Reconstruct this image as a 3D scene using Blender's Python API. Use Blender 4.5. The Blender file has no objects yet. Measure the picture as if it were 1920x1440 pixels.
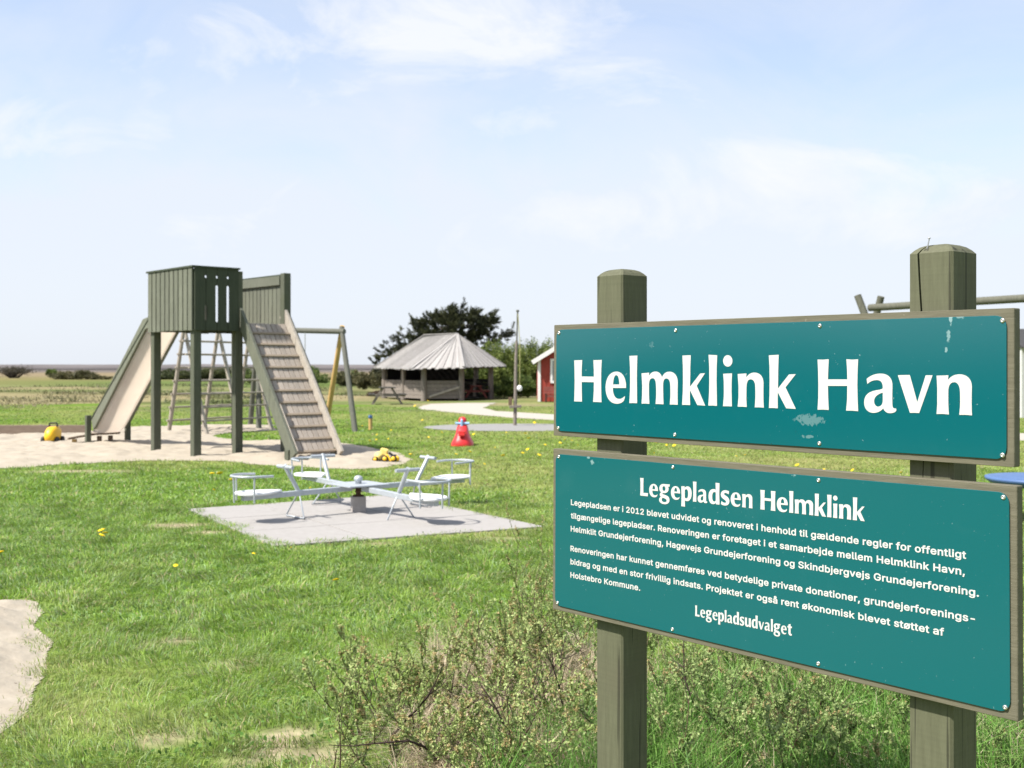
import bpy, bmesh, math, random
import numpy as np
from mathutils import Vector, Matrix
from mathutils.geometry import tessellate_polygon, delaunay_2d_cdt
random.seed(7); RNG = np.random.default_rng(7)
R = math.radians
scene = bpy.context.scene
COL = scene.collection

# ------------------------------------------------------------------ camera, sky, sun, exposure
F, CX, HY, CZ = 2165.0, 960.0, 690.0, 1.6          # focal length in photo pixels, horizon row, eye height
cam_d = bpy.data.cameras.new('camera'); cam = bpy.data.objects.new('camera', cam_d); COL.objects.link(cam)
cam.location = (0, 0, CZ); cam.rotation_euler = (R(90), 0, 0)
cam_d.sensor_width = 36; cam_d.lens = 36 * F / 1920; cam_d.shift_y = -30 / 1920
cam_d.clip_start = 0.05; cam_d.clip_end = 20000
cam_d.dof.use_dof = True; cam_d.dof.focus_distance = 3.0; cam_d.dof.aperture_fstop = 8.0
scene.camera = cam

SUN_AZ = (-0.873, -0.488); SUN_EL = 53.0
world = bpy.data.worlds.new('World'); scene.world = world; world.use_nodes = True
wn = world.node_tree.nodes; wl = world.node_tree.links; wn.clear()
def wnode(t, **k):
    n = wn.new(t)
    for a, b in k.items(): setattr(n, a, b)
    return n
def wmath(op, a, b=None, c=None, clamp=False):
    n = wn.new('ShaderNodeMath'); n.operation = op; n.use_clamp = clamp
    for i, v in enumerate((a, b, c)):
        if v is None: continue
        if isinstance(v, (int, float)): n.inputs[i].default_value = v
        else: wl.new(v, n.inputs[i])
    return n.outputs[0]
w_out = wnode('ShaderNodeOutputWorld'); w_bg = wnode('ShaderNodeBackground')
sky = wnode('ShaderNodeTexSky'); sky.sky_type = 'NISHITA'; sky.sun_disc = False
sky.sun_elevation = R(SUN_EL); sky.sun_rotation = math.atan2(SUN_AZ[0], SUN_AZ[1]); sky.air_density = 0.8; sky.dust_density = 1.2; sky.ozone_density = 1.0
tc = wnode('ShaderNodeTexCoord'); sep = wnode('ShaderNodeSeparateXYZ'); wl.new(tc.outputs['Generated'], sep.inputs[0])
yy = wmath('MAXIMUM', wmath('ABSOLUTE', sep.outputs[1]), 0.15)
sx = wmath('DIVIDE', sep.outputs[0], yy); sz = wmath('DIVIDE', sep.outputs[2], yy)
comb = wnode('ShaderNodeCombineXYZ'); wl.new(sx, comb.inputs[0]); wl.new(wmath('MULTIPLY', sz, 1.7), comb.inputs[1]); wl.new(sep.outputs[1], comb.inputs[2])
def wnoise(scale, detail, rough, dist):
    n = wnode('ShaderNodeTexNoise'); n.inputs['Scale'].default_value = scale; n.inputs['Detail'].default_value = detail
    n.inputs['Roughness'].default_value = rough; n.inputs['Distortion'].default_value = dist
    wl.new(comb.outputs[0], n.inputs['Vector']); return n.outputs[0]
n_big = wnoise(6.5, 8, 0.62, 0.6); n_soft = wnoise(2.2, 4, 0.5, 0.3)
def wblob(cx, cz, rx, rz, amp):                    # a soft bank of cloud in one direction of the sky
    a = wmath('POWER', wmath('DIVIDE', wmath('SUBTRACT', sx, cx), rx), 2.0); b = wmath('POWER', wmath('DIVIDE', wmath('SUBTRACT', sz, cz), rz), 2.0)
    e = wmath('SUBTRACT', 1.0, wmath('ADD', a, b), clamp=True)
    return wmath('MULTIPLY', e, amp)
blobs = [(-0.08, 0.30, 0.28, 0.075, 0.75), (0.10, 0.25, 0.10, 0.04, 0.5), (0.0, 0.213, 0.06, 0.026, 0.6), (-0.40, 0.205, 0.12, 0.04, 0.6),
         (-0.31, 0.24, 0.035, 0.06, 0.35), (0.26, 0.14, 0.30, 0.06, 0.45), (-0.06, 0.12, 0.30, 0.06, 0.40), (-0.35, 0.27, 0.03, 0.03, .3)]
tot = None
for b in blobs:
    v = wblob(*b); tot = v if tot is None else wmath('ADD', tot, v)
shape = wmath('MULTIPLY', tot, wmath('MULTIPLY', wmath('SUBTRACT', n_big, 0.30, clamp=True), 3.2), clamp=True)
veil = wmath('ADD', wmath('MULTIPLY', wmath('SUBTRACT', n_soft, 0.22, clamp=True), 1.7), wmath('MULTIPLY', wmath('SUBTRACT', 0.24, wmath('ABSOLUTE', sz), clamp=True), 2.2), clamp=True)
n_mid = wnoise(3.4, 7, 0.6, 0.8)
hor = wmath('SUBTRACT', 1.0, wmath('DIVIDE', wmath('ABSOLUTE', sz), 0.26), clamp=True)      # thicker veil low over the land
veil = wmath('ADD', wmath('MULTIPLY', wmath('SUBTRACT', n_mid, 0.36, clamp=True), 2.0), wmath('MULTIPLY', hor, 1.5), clamp=True)
fac = wmath('ADD', 0.40, wmath('MULTIPLY', veil, 0.52), clamp=True)
cloud = wmath('MULTIPLY', wmath('SUBTRACT', wmath('ADD', wmath('MULTIPLY', tot, 1.0), wmath('MULTIPLY', n_big, 2.7)), 1.72), 1.7, clamp=True)
mixc = wnode('ShaderNodeMix'); mixc.data_type = 'RGBA'
wl.new(fac, mixc.inputs['Factor']); wl.new(sky.outputs[0], mixc.inputs[6]); mixc.inputs[7].default_value = (3.24, 3.42, 3.74, 1)
mixd = wnode('ShaderNodeMix'); mixd.data_type = 'RGBA'; wl.new(wmath('MULTIPLY', cloud, 0.85), mixd.inputs['Factor']); wl.new(mixc.outputs[2], mixd.inputs[6]); mixd.inputs[7].default_value = (3.72, 3.80, 3.98, 1)
wl.new(mixd.outputs[2], w_bg.inputs[0]); w_bg.inputs[1].default_value = 0.086
wl.new(w_bg.outputs[0], w_out.inputs[0])

sun_d = bpy.data.lights.new('sun', 'SUN'); sun_d.energy = 3.05; sun_d.angle = R(2.0); sun_d.color = (1.0, 0.95, 0.87)
sun = bpy.data.objects.new('sun', sun_d); COL.objects.link(sun)
sv = Vector((SUN_AZ[0] * math.cos(R(SUN_EL)), SUN_AZ[1] * math.cos(R(SUN_EL)), math.sin(R(SUN_EL))))
sun.rotation_euler = sv.to_track_quat('Z', 'Y').to_euler(); sun.location = (-20, -5, 20)
scene.view_settings.view_transform = 'Standard'; scene.view_settings.look = 'None'
scene.view_settings.exposure = 1.6; scene.view_settings.gamma = 1.0
scene.render.engine = 'CYCLES'
scene.cycles.use_denoising = True; scene.cycles.max_bounces = 6; scene.cycles.diffuse_bounces = 3; scene.cycles.transparent_max_bounces = 4

# ------------------------------------------------------------------ helpers
def gp(px, py, z=0.0):
    Y = (CZ - z) * F / (py - HY); return Vector(((px - CX) / F * Y, Y, z))
def at(px, py, Y):
    return Vector(((px - CX) / F * Y, Y, CZ + (HY - py) / F * Y))

class MB:
    def __init__(s): s.v = []; s.f = []; s.sm = []
    def add(s, vs, fs, smooth=False):
        o = len(s.v); s.v += [Vector(v) for v in vs]; s.f += [tuple(i + o for i in f) for f in fs]; s.sm += [smooth] * len(fs); return s
    def box(s, c, d, m=None):
        x, y, z = d[0] / 2, d[1] / 2, d[2] / 2; c = Vector(c)
        vs = [Vector((a * x, b * y, e * z)) for a in (-1, 1) for b in (-1, 1) for e in (-1, 1)]
        if m is not None: vs = [m @ v for v in vs]
        return s.add([v + c for v in vs], [(0, 1, 3, 2), (4, 6, 7, 5), (0, 4, 5, 1), (2, 3, 7, 6), (0, 2, 6, 4), (1, 5, 7, 3)])
    def bar(s, p0, p1, w, h, side=None):
        p0, p1 = Vector(p0), Vector(p1); d = (p1 - p0).normalized()
        sd = Vector(side) if side is not None else d.cross(Vector((0, 0, 1)))
        sd = (sd - d * sd.dot(d))
        if sd.length < 1e-5: sd = d.cross(Vector((1, 0, 0)))
        sd.normalize(); u = sd.cross(d)
        vs = [p + sd * a * w / 2 + u * b * h / 2 for p in (p0, p1) for a, b in ((-1, -1), (1, -1), (1, 1), (-1, 1))]
        return s.add(vs, [(3, 2, 1, 0), (4, 5, 6, 7), (0, 1, 5, 4), (1, 2, 6, 5), (2, 3, 7, 6), (3, 0, 4, 7)])
    def tube(s, pts, r, n=10, cap=True):
        pts = [Vector(p) for p in pts]; rs = r if isinstance(r, (list, tuple)) else [r] * len(pts)
        vs, fs = [], []; prev = None
        for i, p in enumerate(pts):
            d = (pts[min(i + 1, len(pts) - 1)] - pts[max(i - 1, 0)]).normalized()
            a = prev if prev is not None else (Vector((0, 0, 1)) if abs(d.z) < .9 else Vector((1, 0, 0)))
            a = (a - d * a.dot(d)).normalized(); b = d.cross(a); prev = a
            vs += [p + (a * math.cos(t) + b * math.sin(t)) * rs[i] for t in (2 * math.pi * k / n for k in range(n))]
        for i in range(len(pts) - 1):
            for k in range(n): fs.append((i * n + k, i * n + (k + 1) % n, (i + 1) * n + (k + 1) % n, (i + 1) * n + k))
        s.add(vs, fs, True)
        if cap: s.add(vs[:n], [tuple(range(n))[::-1]]); s.add(vs[-n:], [tuple(range(n))])
        return s
    def lathe(s, prof, c=(0, 0, 0), n=24, m=None, sx=1, sy=1):
        c = Vector(c); vs, fs = [], []
        for r, z in prof:
            for k in range(n):
                v = Vector((r * math.cos(2 * math.pi * k / n) * sx, r * math.sin(2 * math.pi * k / n) * sy, z))
                vs.append((m @ v if m is not None else v) + c)
        for i in range(len(prof) - 1):
            for k in range(n): fs.append((i * n + k, i * n + (k + 1) % n, (i + 1) * n + (k + 1) % n, (i + 1) * n + k))
        fs.append(tuple(range(n))[::-1]); fs.append(tuple((len(prof) - 1) * n + k for k in range(n)))
        return s.add(vs, fs, True)
    def prism(s, poly, vec):                           # polygon (list of 3-D points) pushed along vec
        poly = [Vector(p) for p in poly]; vec = Vector(vec); n = len(poly)
        vs = poly + [p + vec for p in poly]
        tri = tessellate_polygon([poly])
        fs = [tuple(t) for t in tri] + [tuple(i + n for i in t[::-1]) for t in tri]
        fs += [(i, (i + 1) % n, (i + 1) % n + n, i + n) for i in range(n)]
        return s.add(vs, fs)
    def loft(s, rings, cap=True, smooth=False):
        n = len(rings[0]); vs = [v for r in rings for v in r]; fs = []
        for i in range(len(rings) - 1):
            for k in range(n): fs.append((i * n + k, i * n + (k + 1) % n, (i + 1) * n + (k + 1) % n, (i + 1) * n + k))
        s.add(vs, fs, smooth)
        if cap: s.add(rings[0], [tuple(range(n))[::-1]]); s.add(rings[-1], [tuple(range(n))])
        return s
    def build(s, name, mat, parent=None, bevel=0, local=False):
        me = bpy.data.meshes.new(name); off = Vector((0, 0, 0))
        if parent is not None and not local:
            p = parent
            while p is not None: off = off + p.location; p = p.parent
        me.from_pydata([v - off for v in s.v], [], s.f); me.update()
        bm = bmesh.new(); bm.from_mesh(me); bmesh.ops.recalc_face_normals(bm, faces=bm.faces); bm.to_mesh(me); bm.free()
        for p, q in zip(me.polygons, s.sm): p.use_smooth = q
        me.materials.append(mat)
        o = bpy.data.objects.new(name, me); COL.objects.link(o)
        if parent is not None: o.parent = parent
        if bevel:
            b = o.modifiers.new('bevel', 'BEVEL'); b.width = bevel; b.segments = 2; b.limit_method = 'ANGLE'; b.angle_limit = R(40)
        return o
def tag(o, label=None, cat=None, group=None, kind=None):
    if label: o['label'] = label
    if cat: o['category'] = cat
    if group: o['group'] = group
    if kind: o['kind'] = kind
    return o
def thing(name, label, cat, loc=(0, 0, 0), rz=0, group=None):
    o = bpy.data.objects.new(name, None); o.empty_display_size = .2; COL.objects.link(o)
    o.location = loc; o.rotation_euler = (0, 0, rz); return tag(o, label, cat, group)
def struct(name, mb, m): return tag(mb.build(name, m), kind='structure')

# ---- materials
def nmat(name):
    m = bpy.data.materials.new(name); m.use_nodes = True; nt = m.node_tree
    return m, nt.nodes, nt.links, nt.nodes['Principled BSDF']
def surf(name, c1, c2=None, rough=.7, scale=8, stretch=(1, 1, 1), bump=.0, bscale=None, metal=0, spec=.3, detail=6, c3=None, s3=1.2, island=0):
    m, n, l, p = nmat(name); c2 = c2 or tuple(v * .75 for v in c1)
    t = n.new('ShaderNodeTexCoord'); mp = n.new('ShaderNodeMapping'); mp.inputs['Scale'].default_value = stretch; l.new(t.outputs['Object'], mp.inputs[0])
    z = n.new('ShaderNodeTexNoise'); z.inputs['Scale'].default_value = scale; z.inputs['Detail'].default_value = detail; z.inputs['Roughness'].default_value = .65; l.new(mp.outputs[0], z.inputs['Vector'])
    r = n.new('ShaderNodeValToRGB'); r.color_ramp.elements[0].position = .32; r.color_ramp.elements[1].position = .68
    r.color_ramp.elements[0].color = (*c2, 1); r.color_ramp.elements[1].color = (*c1, 1); l.new(z.outputs[0], r.inputs[0]); colr = r.outputs[0]
    if c3:
        z3 = n.new('ShaderNodeTexNoise'); z3.inputs['Scale'].default_value = s3; z3.inputs['Detail'].default_value = 5; l.new(t.outputs['Object'], z3.inputs['Vector'])
        r3 = n.new('ShaderNodeValToRGB'); r3.color_ramp.elements[0].position = .5; r3.color_ramp.elements[1].position = .7; l.new(z3.outputs[0], r3.inputs[0])
        mx = n.new('ShaderNodeMix'); mx.data_type = 'RGBA'; l.new(r3.outputs[0], mx.inputs['Factor']); l.new(colr, mx.inputs[6]); mx.inputs[7].default_value = (*c3, 1); colr = mx.outputs[2]
    if island:
        gi = n.new('ShaderNodeNewGeometry'); mr = n.new('ShaderNodeMapRange'); mr.inputs[3].default_value = 1 - island; mr.inputs[4].default_value = 1 + island; l.new(gi.outputs['Random Per Island'], mr.inputs[0])
        vs_ = n.new('ShaderNodeVectorMath'); vs_.operation = 'SCALE'; l.new(colr, vs_.inputs[0]); l.new(mr.outputs[0], vs_.inputs['Scale']); colr = vs_.outputs[0]
    l.new(colr, p.inputs['Base Color'])
    p.inputs['Roughness'].default_value = rough; p.inputs['Metallic'].default_value = metal; p.inputs['Specular IOR Level'].default_value = spec
    if bump:
        b = n.new('ShaderNodeBump'); b.inputs['Strength'].default_value = bump; b.inputs['Distance'].default_value = .01
        if bscale:
            zb = n.new('ShaderNodeTexNoise'); zb.inputs['Scale'].default_value = bscale; zb.inputs['Detail'].default_value = 4; l.new(mp.outputs[0], zb.inputs['Vector']); l.new(zb.outputs[0], b.inputs['Height'])
        else: l.new(z.outputs[0], b.inputs['Height'])
        l.new(b.outputs[0], p.inputs['Normal'])
    return m
def leafmat(name, trans=.35, rough=.55, spec=.25):
    m, n, l, p = nmat(name); a = n.new('ShaderNodeAttribute'); a.attribute_name = 'col'
    l.new(a.outputs['Color'], p.inputs['Base Color']); p.inputs['Roughness'].default_value = rough; p.inputs['Specular IOR Level'].default_value = spec
    tr = n.new('ShaderNodeBsdfTranslucent'); l.new(a.outputs['Color'], tr.inputs[0]); mx = n.new('ShaderNodeMixShader'); mx.inputs[0].default_value = trans
    l.new(p.outputs[0], mx.inputs[1]); l.new(tr.outputs[0], mx.inputs[2]); l.new(mx.outputs[0], n['Material Output'].inputs[0]); return m
M = {}
M['grass'] = leafmat('grass blade', .3, .5, .3); M['leaf'] = leafmat('leaf', .3); M['needle'] = leafmat('needle', .1, .7)
M['sign_wood'] = surf('olive painted wood', (.105, .108, .066), (.080, .082, .049), .75, 5, (14, 14, 1.5), .25, c3=(.090, .088, .055), s3=4)
M['sign_wood_h'] = surf('olive painted board', (.130, .120, .084), (.098, .090, .062), .75, 5, (1.5, 14, 14), .25)
M['letter'] = surf('white lettering', (.52, .52, .51), (.47, .47, .46), .4, 30)
M['screw'] = surf('steel screw', (.62, .62, .60), (.45, .45, .43), .3, 40, metal=.8)
M['steel'] = surf('galvanised steel', (.44, .47, .50), (.35, .38, .41), .45, 25, metal=.35, spec=.5)
M['white_seat'] = surf('white seat plastic', (.68, .69, .70), (.58, .59, .60), .45, 9)
M['tower_wood'] = surf('green stained wood', (.150, .157, .121), (.103, .109, .081), .75, 4, (9, 9, 1), .3, c3=(.115, .122, .090), s3=3, island=.12)  # tower wood lightened, putting the sunlit wall's brightness into its colour
M['tower_post_shaded'] = surf('shade darkened green post', (.100, .108, .078), (.068, .074, .052), .8, 4, (9, 9, 1), .3, c3=(.08, .088, .057), s3=3)  # same wood darkened; the shade on the posts is put into the colour
M['tower_wood_shaded'] = surf('shade darkened green wood', (.052, .062, .040), (.036, .044, .028), .75, 4, (9, 9, 1), .3, island=.1)  # darkest copy of the wood, with the front wall's shade painted in
M['ramp_wood'] = surf('grey brown plank', (.36, .315, .27), (.27, .23, .195), .85, 5, (6, 6, 6), .3, c3=(.31, .27, .23), s3=2, island=.15)
M['cleat'] = surf('worn brown cleat', (.30, .245, .185), (.23, .185, .14), .85, 6, (6, 6, 6), .3)
M['pale_wood'] = surf('bleached wood', (.40, .36, .31), (.29, .26, .22), .8, 5, (7, 7, 1.5), .2)
M['slide'] = surf('off white slide trough', (.74, .69, .63), (.66, .60, .54), .5, 2.5, c3=(.60, .52, .45), s3=1.4)
_m = M['slide']; _n = _m.node_tree.nodes; _l = _m.node_tree.links; _t = _n.new('ShaderNodeBsdfTranslucent'); _t.inputs[0].default_value = (.88, .82, .75, 1); _x = _n.new('ShaderNodeMixShader'); _x.inputs[0].default_value = .6   # thin glass-fibre lets light through
_l.new(_n['Principled BSDF'].outputs[0], _x.inputs[1]); _l.new(_t.outputs[0], _x.inputs[2]); _l.new(_x.outputs[0], _n['Material Output'].inputs[0])
M['log'] = surf('weathered round log', (.34, .30, .25), (.23, .20, .165), .85, 6, (5, 5, 1), .3)
M['dark_log'] = surf('dark log', (.125, .125, .105), (.085, .088, .072), .85, 6, (5, 5, 1), .3)
M['green_log'] = surf('greenish log', (.12, .12, .092), (.08, .08, .062), .85, 6, (5, 5, 1), .3)
M['fresh_wood'] = surf('fresh yellow wood', (.50, .33, .13), (.40, .26, .10), .75, 6, (5, 5, 1), .2)
M['brown_wood'] = surf('brown timber', (.155, .105, .068), (.10, .068, .045), .85, 6, (1.5, 6, 6), .3)
M['edging'] = surf('brown grey timber edging', (.20, .155, .12), (.15, .112, .085), .85, 5, (1, 5, 5), .3)
M['grey_wood'] = surf('grey weathered wood', (.22, .19, .165), (.14, .12, .105), .9, 5, (4, 4, 4), .3, island=.15)
M['roof_wood'] = surf('silver weathered roof boards', (.34, .325, .315), (.22, .21, .20), .85, 3, (5, 5, 1), .3, c3=(.27, .255, .245), s3=.8, island=.16)
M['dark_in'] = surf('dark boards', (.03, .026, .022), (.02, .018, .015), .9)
M['concrete'] = surf('grey concrete', (.36, .33, .31), (.29, .265, .25), .9, 12, bump=.2, c3=(.30, .275, .26), s3=3)
M['rust'] = surf('rusty steel', (.10, .055, .03), (.06, .035, .02), .8, 20)
M['pad'] = surf('pale concrete slab', (.295, .282, .270), (.255, .242, .230), .9, 14, bump=.15, c3=(.285, .27, .26), s3=1.1)
M['red_plastic'] = surf('red plastic', (.62, .028, .03), (.50, .018, .02), .45, 6, spec=.5)
M['blue_plastic'] = surf('light blue plastic', (.28, .48, .72), (.22, .40, .62), .45, 6)
M['yellow_plastic'] = surf('yellow plastic', (.78, .47, .012), (.68, .38, .01), .45, 6, spec=.5)
M['pale_yellow'] = surf('sun bleached yellow plastic', (.75, .60, .22), (.68, .50, .14), .5, 6)
M['black_plastic'] = surf('black plastic', (.022, .02, .02), (.015, .015, .015), .6, 10)
M['rope'] = surf('pale rope', (.38, .36, .16), None, .9)
M['white_paint'] = surf('white paint', (.74, .73, .71), (.66, .65, .63), .6, 6)
M['red_boards'] = surf('red painted boards', (.33, .055, .038), (.26, .042, .03), .75, 4, (1, 1, 1), .2)
M['red_bench'] = surf('dull red wood', (.24, .075, .06), (.17, .05, .04), .8, 4)
M['glass'] = surf('window glass', (.30, .32, .33), (.2, .22, .23), .15, 3, spec=.6)
M['roof_dark'] = surf('dark roofing', (.05, .048, .048), None, .85, 6)
M['bark'] = surf('bark', (.07, .055, .042), (.045, .035, .028), .9, 9)
M['blue_paint'] = surf('blue paint', (.10, .20, .42), (.08, .16, .36), .5, 6)
M['blue_disc'] = surf('blue moulded disc', (.075, .14, .29), (.06, .11, .24), .5, 6)
M['gravel'] = surf('grey gravel', (.25, .245, .24), (.18, .178, .17), .95, 30, bump=.3)
M['path'] = surf('pale gravel path', (.37, .345, .30), (.31, .285, .245), .95, 12, bump=.2)
M['sand'] = surf('pale sand', (.345, .305, .245), (.295, .255, .20), .95, 5, bump=.9, bscale=14, c3=(.315, .275, .22), s3=1.6)
def specks(m, scale, thr, dark):                       # scattered bits of leaf and grit
    n, l = m.node_tree.nodes, m.node_tree.links; p = n['Principled BSDF']; src = p.inputs['Base Color'].links[0].from_socket
    t = n.new('ShaderNodeTexCoord'); z = n.new('ShaderNodeTexNoise'); z.inputs['Scale'].default_value = scale; z.inputs['Detail'].default_value = 3; l.new(t.outputs['Object'], z.inputs['Vector'])
    r = n.new('ShaderNodeMapRange'); r.inputs[1].default_value = thr; r.inputs[2].default_value = thr + .05; l.new(z.outputs[0], r.inputs[0])
    x = n.new('ShaderNodeMix'); x.data_type = 'RGBA'; l.new(r.outputs[0], x.inputs['Factor']); l.new(src, x.inputs[6]); x.inputs[7].default_value = (*dark, 1); l.new(x.outputs[2], p.inputs['Base Color'])
def cracks(m, sc, thr):                                # hairline checks along the grain and saw marks across it
    n, l = m.node_tree.nodes, m.node_tree.links; p = n['Principled BSDF']; src = p.inputs['Base Color'].links[0].from_socket; t = n.new('ShaderNodeTexCoord')
    def nz(v, s_, d): a = n.new('ShaderNodeMapping'); a.inputs['Scale'].default_value = v; l.new(t.outputs['Object'], a.inputs[0]); z = n.new('ShaderNodeTexNoise'); z.inputs['Scale'].default_value = s_; z.inputs['Detail'].default_value = d; l.new(a.outputs[0], z.inputs['Vector']); return z.outputs[0]
    def rg(v, a, b, c, d): r = n.new('ShaderNodeMapRange'); r.inputs[1].default_value = a; r.inputs[2].default_value = b; r.inputs[3].default_value = c; r.inputs[4].default_value = d; l.new(v, r.inputs[0]); return r.outputs[0]
    k = rg(nz((60, 60, 1.3), sc, 2), thr, thr + .03, 1, .45); saw = rg(nz((3, 3, 130), 1, 3), .3, .7, .95, 1.04)
    mu = n.new('ShaderNodeMath'); mu.operation = 'MULTIPLY'; l.new(k, mu.inputs[0]); l.new(saw, mu.inputs[1])
    x = n.new('ShaderNodeVectorMath'); x.operation = 'SCALE'; l.new(src, x.inputs[0]); l.new(mu.outputs[0], x.inputs['Scale']); l.new(x.outputs[0], p.inputs['Base Color'])
cracks(M['sign_wood'], 1.0, .625); cracks(M['tower_wood'], .5, .66); cracks(M['tower_post_shaded'], .5, .66); cracks(M['pale_wood'], .8, .64)
specks(M['sign_wood_h'], 60, .70, (.26, .24, .19))
specks(M['sand'], 22, .70, (.10, .075, .05)); specks(M['pad'], 30, .715, (.14, .13, .11))
M['petal'] = surf('dandelion yellow', (.82, .60, .006), (.78, .50, .0), .6, 40)
M['stem'] = surf('dandelion stem', (.14, .2, .05), None, .7)
M['nail'] = surf('bent nail', (.45, .45, .45), None, .35, 20, metal=.7)
M['hole'] = surf('dark hole', (.012, .01, .008), None, .95)
M['white_wall'] = surf('whitewashed wall', (.55, .55, .54), (.48, .48, .47), .8, 3)

# ---- numpy noise and masks for the lawn
def vnoise(x, y, s, seed=0):
    g = np.random.default_rng(seed).random((256, 256)); x = np.asarray(x) / s + 1000.3; y = np.asarray(y) / s + 1000.7
    xi = np.floor(x).astype(int); yi = np.floor(y).astype(int); fx = x - xi; fy = y - yi; fx = fx * fx * (3 - 2 * fx); fy = fy * fy * (3 - 2 * fy)
    a = g[xi % 256, yi % 256]; b = g[(xi + 1) % 256, yi % 256]; c = g[xi % 256, (yi + 1) % 256]; d = g[(xi + 1) % 256, (yi + 1) % 256]
    return (a * (1 - fx) + b * fx) * (1 - fy) + (c * (1 - fx) + d * fx) * fy
def fbm(x, y, s, seed=0, o=4):
    t = 0; w = 0
    for k in range(o): t = t + vnoise(x, y, s / 2 ** k, seed + k) * .5 ** k; w += .5 ** k
    return t / w
def inpoly(x, y, poly):
    r = np.zeros(len(x), bool); n = len(poly)
    for i in range(n):
        x0, y0 = poly[i]; x1, y1 = poly[(i + 1) % n]
        c = (y0 > y) != (y1 > y)
        if y1 != y0: r ^= c & (x < (x1 - x0) * (y - y0) / (y1 - y0) + x0)
    return r
def rough_poly(pxs, amp, step=.15, seed=1, world=False):
    pts = [(p if world else tuple(gp(*p)[:2])) for p in pxs]; out = []
    for i in range(len(pts)):
        a, b = np.array(pts[i]), np.array(pts[(i + 1) % len(pts)]); L = np.linalg.norm(b - a); k = max(1, min(80, int(L / step)))
        nrm = np.array((-(b - a)[1], (b - a)[0])) / max(L, 1e-6)
        for j in range(k):
            p = a + (b - a) * j / k; d = (fbm(np.array([p[0]]), np.array([p[1]]), .7, seed, 4)[0] - .5) * 2 * amp
            out.append(tuple(p + nrm * d))
    return out
SAND_PIT = rough_poly([(-90, 884), (60, 876), (130, 871), (200, 867), (300, 864), (380, 865), (450, 868), (520, 874), (600, 879), (660, 881), (720, 877), (760, 870), (772, 862), (745, 852), (715, 843), (690, 837), (640, 830), (600, 827), (540, 826), (470, 826), (415, 822), (405, 815), (440, 811), (515, 807), (512, 797), (430, 797), (330, 799), (215, 801), (170, 812), (0, 815), (-90, 815)], .28, .2, 5)
SAND_NEAR = rough_poly([(-160, 1128), (20, 1126), (60, 1130), (82, 1150), (75, 1175), (88, 1195), (88, 1235), (80, 1270), (62, 1300), (58, 1325), (30, 1355), (0, 1378), (-160, 1410)], .09, .06, 9)
PAD = [tuple(gp(*p)[:2]) for p in ((352, 957), (512, 1027), (1022, 990), (735, 930))]
PATH = rough_poly([(783, 764), (806, 757.5), (860, 756), (933, 755.5), (918, 759), (908, 765), (931, 771), (1037, 777), (1300, 788), (1920, 813), (2200, 824), (2200, 838), (1920, 826), (1300, 800), (1037, 788), (952, 783), (868, 775.5), (789, 767.5)], .12, .5, 3)
COURT = [(0.07 + 2.45 * math.cos(t), 31.1 + 1.95 * math.sin(t)) for t in (2 * math.pi * k / 48 for k in range(48))]
BARE = [(gp(330, 985), .38, .25), (gp(395, 1000), .25, .14), (gp(700, 1022), .30, .10), (gp(560, 1415), .22, .09), (gp(450, 1432), .24, .07), (gp(345, 1205), .12, .07), (gp(410, 1245), .10, .06), (gp(150, 884), 1.0, .22), (gp(930, 1010), .3, .12),
        (gp(520, 1380), .18, .10), (gp(300, 1395), .2, .12)]
def bare(x, y):
    b = np.zeros(len(x))
    for c, rx, ry in BARE: b = np.maximum(b, np.clip(1.3 - ((x - c.x) / rx) ** 2 - ((y - c.y) / ry) ** 2, 0, 1))
    return np.clip(b * (.35 + 1.3 * fbm(x, y, .3, 91, 4)), 0, 1)
def lawn_dry(x, y):                                  # 0 lush .. 1 dry, in patches
    d = np.clip((fbm(x, y, 2.6, 21, 5) - .42) * 3.2, 0, 1) * .55 + np.clip((fbm(x, y, .5, 31, 3) - .5) * 3, 0, 1) * .35
    near = np.clip((6.6 - y) / 2.2, 0, 1) * .22
    mid = np.clip((y - 15) / 6, 0, 1) * np.clip((x + 3) / 2, 0, 1) * .28
    lush = np.exp(-((y - 12.5) / 3.6) ** 2) * np.clip(-(x + 1.2) / 2, 0, 1) * .45
    return np.clip(d + near + mid - lush, 0, 1)

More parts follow.
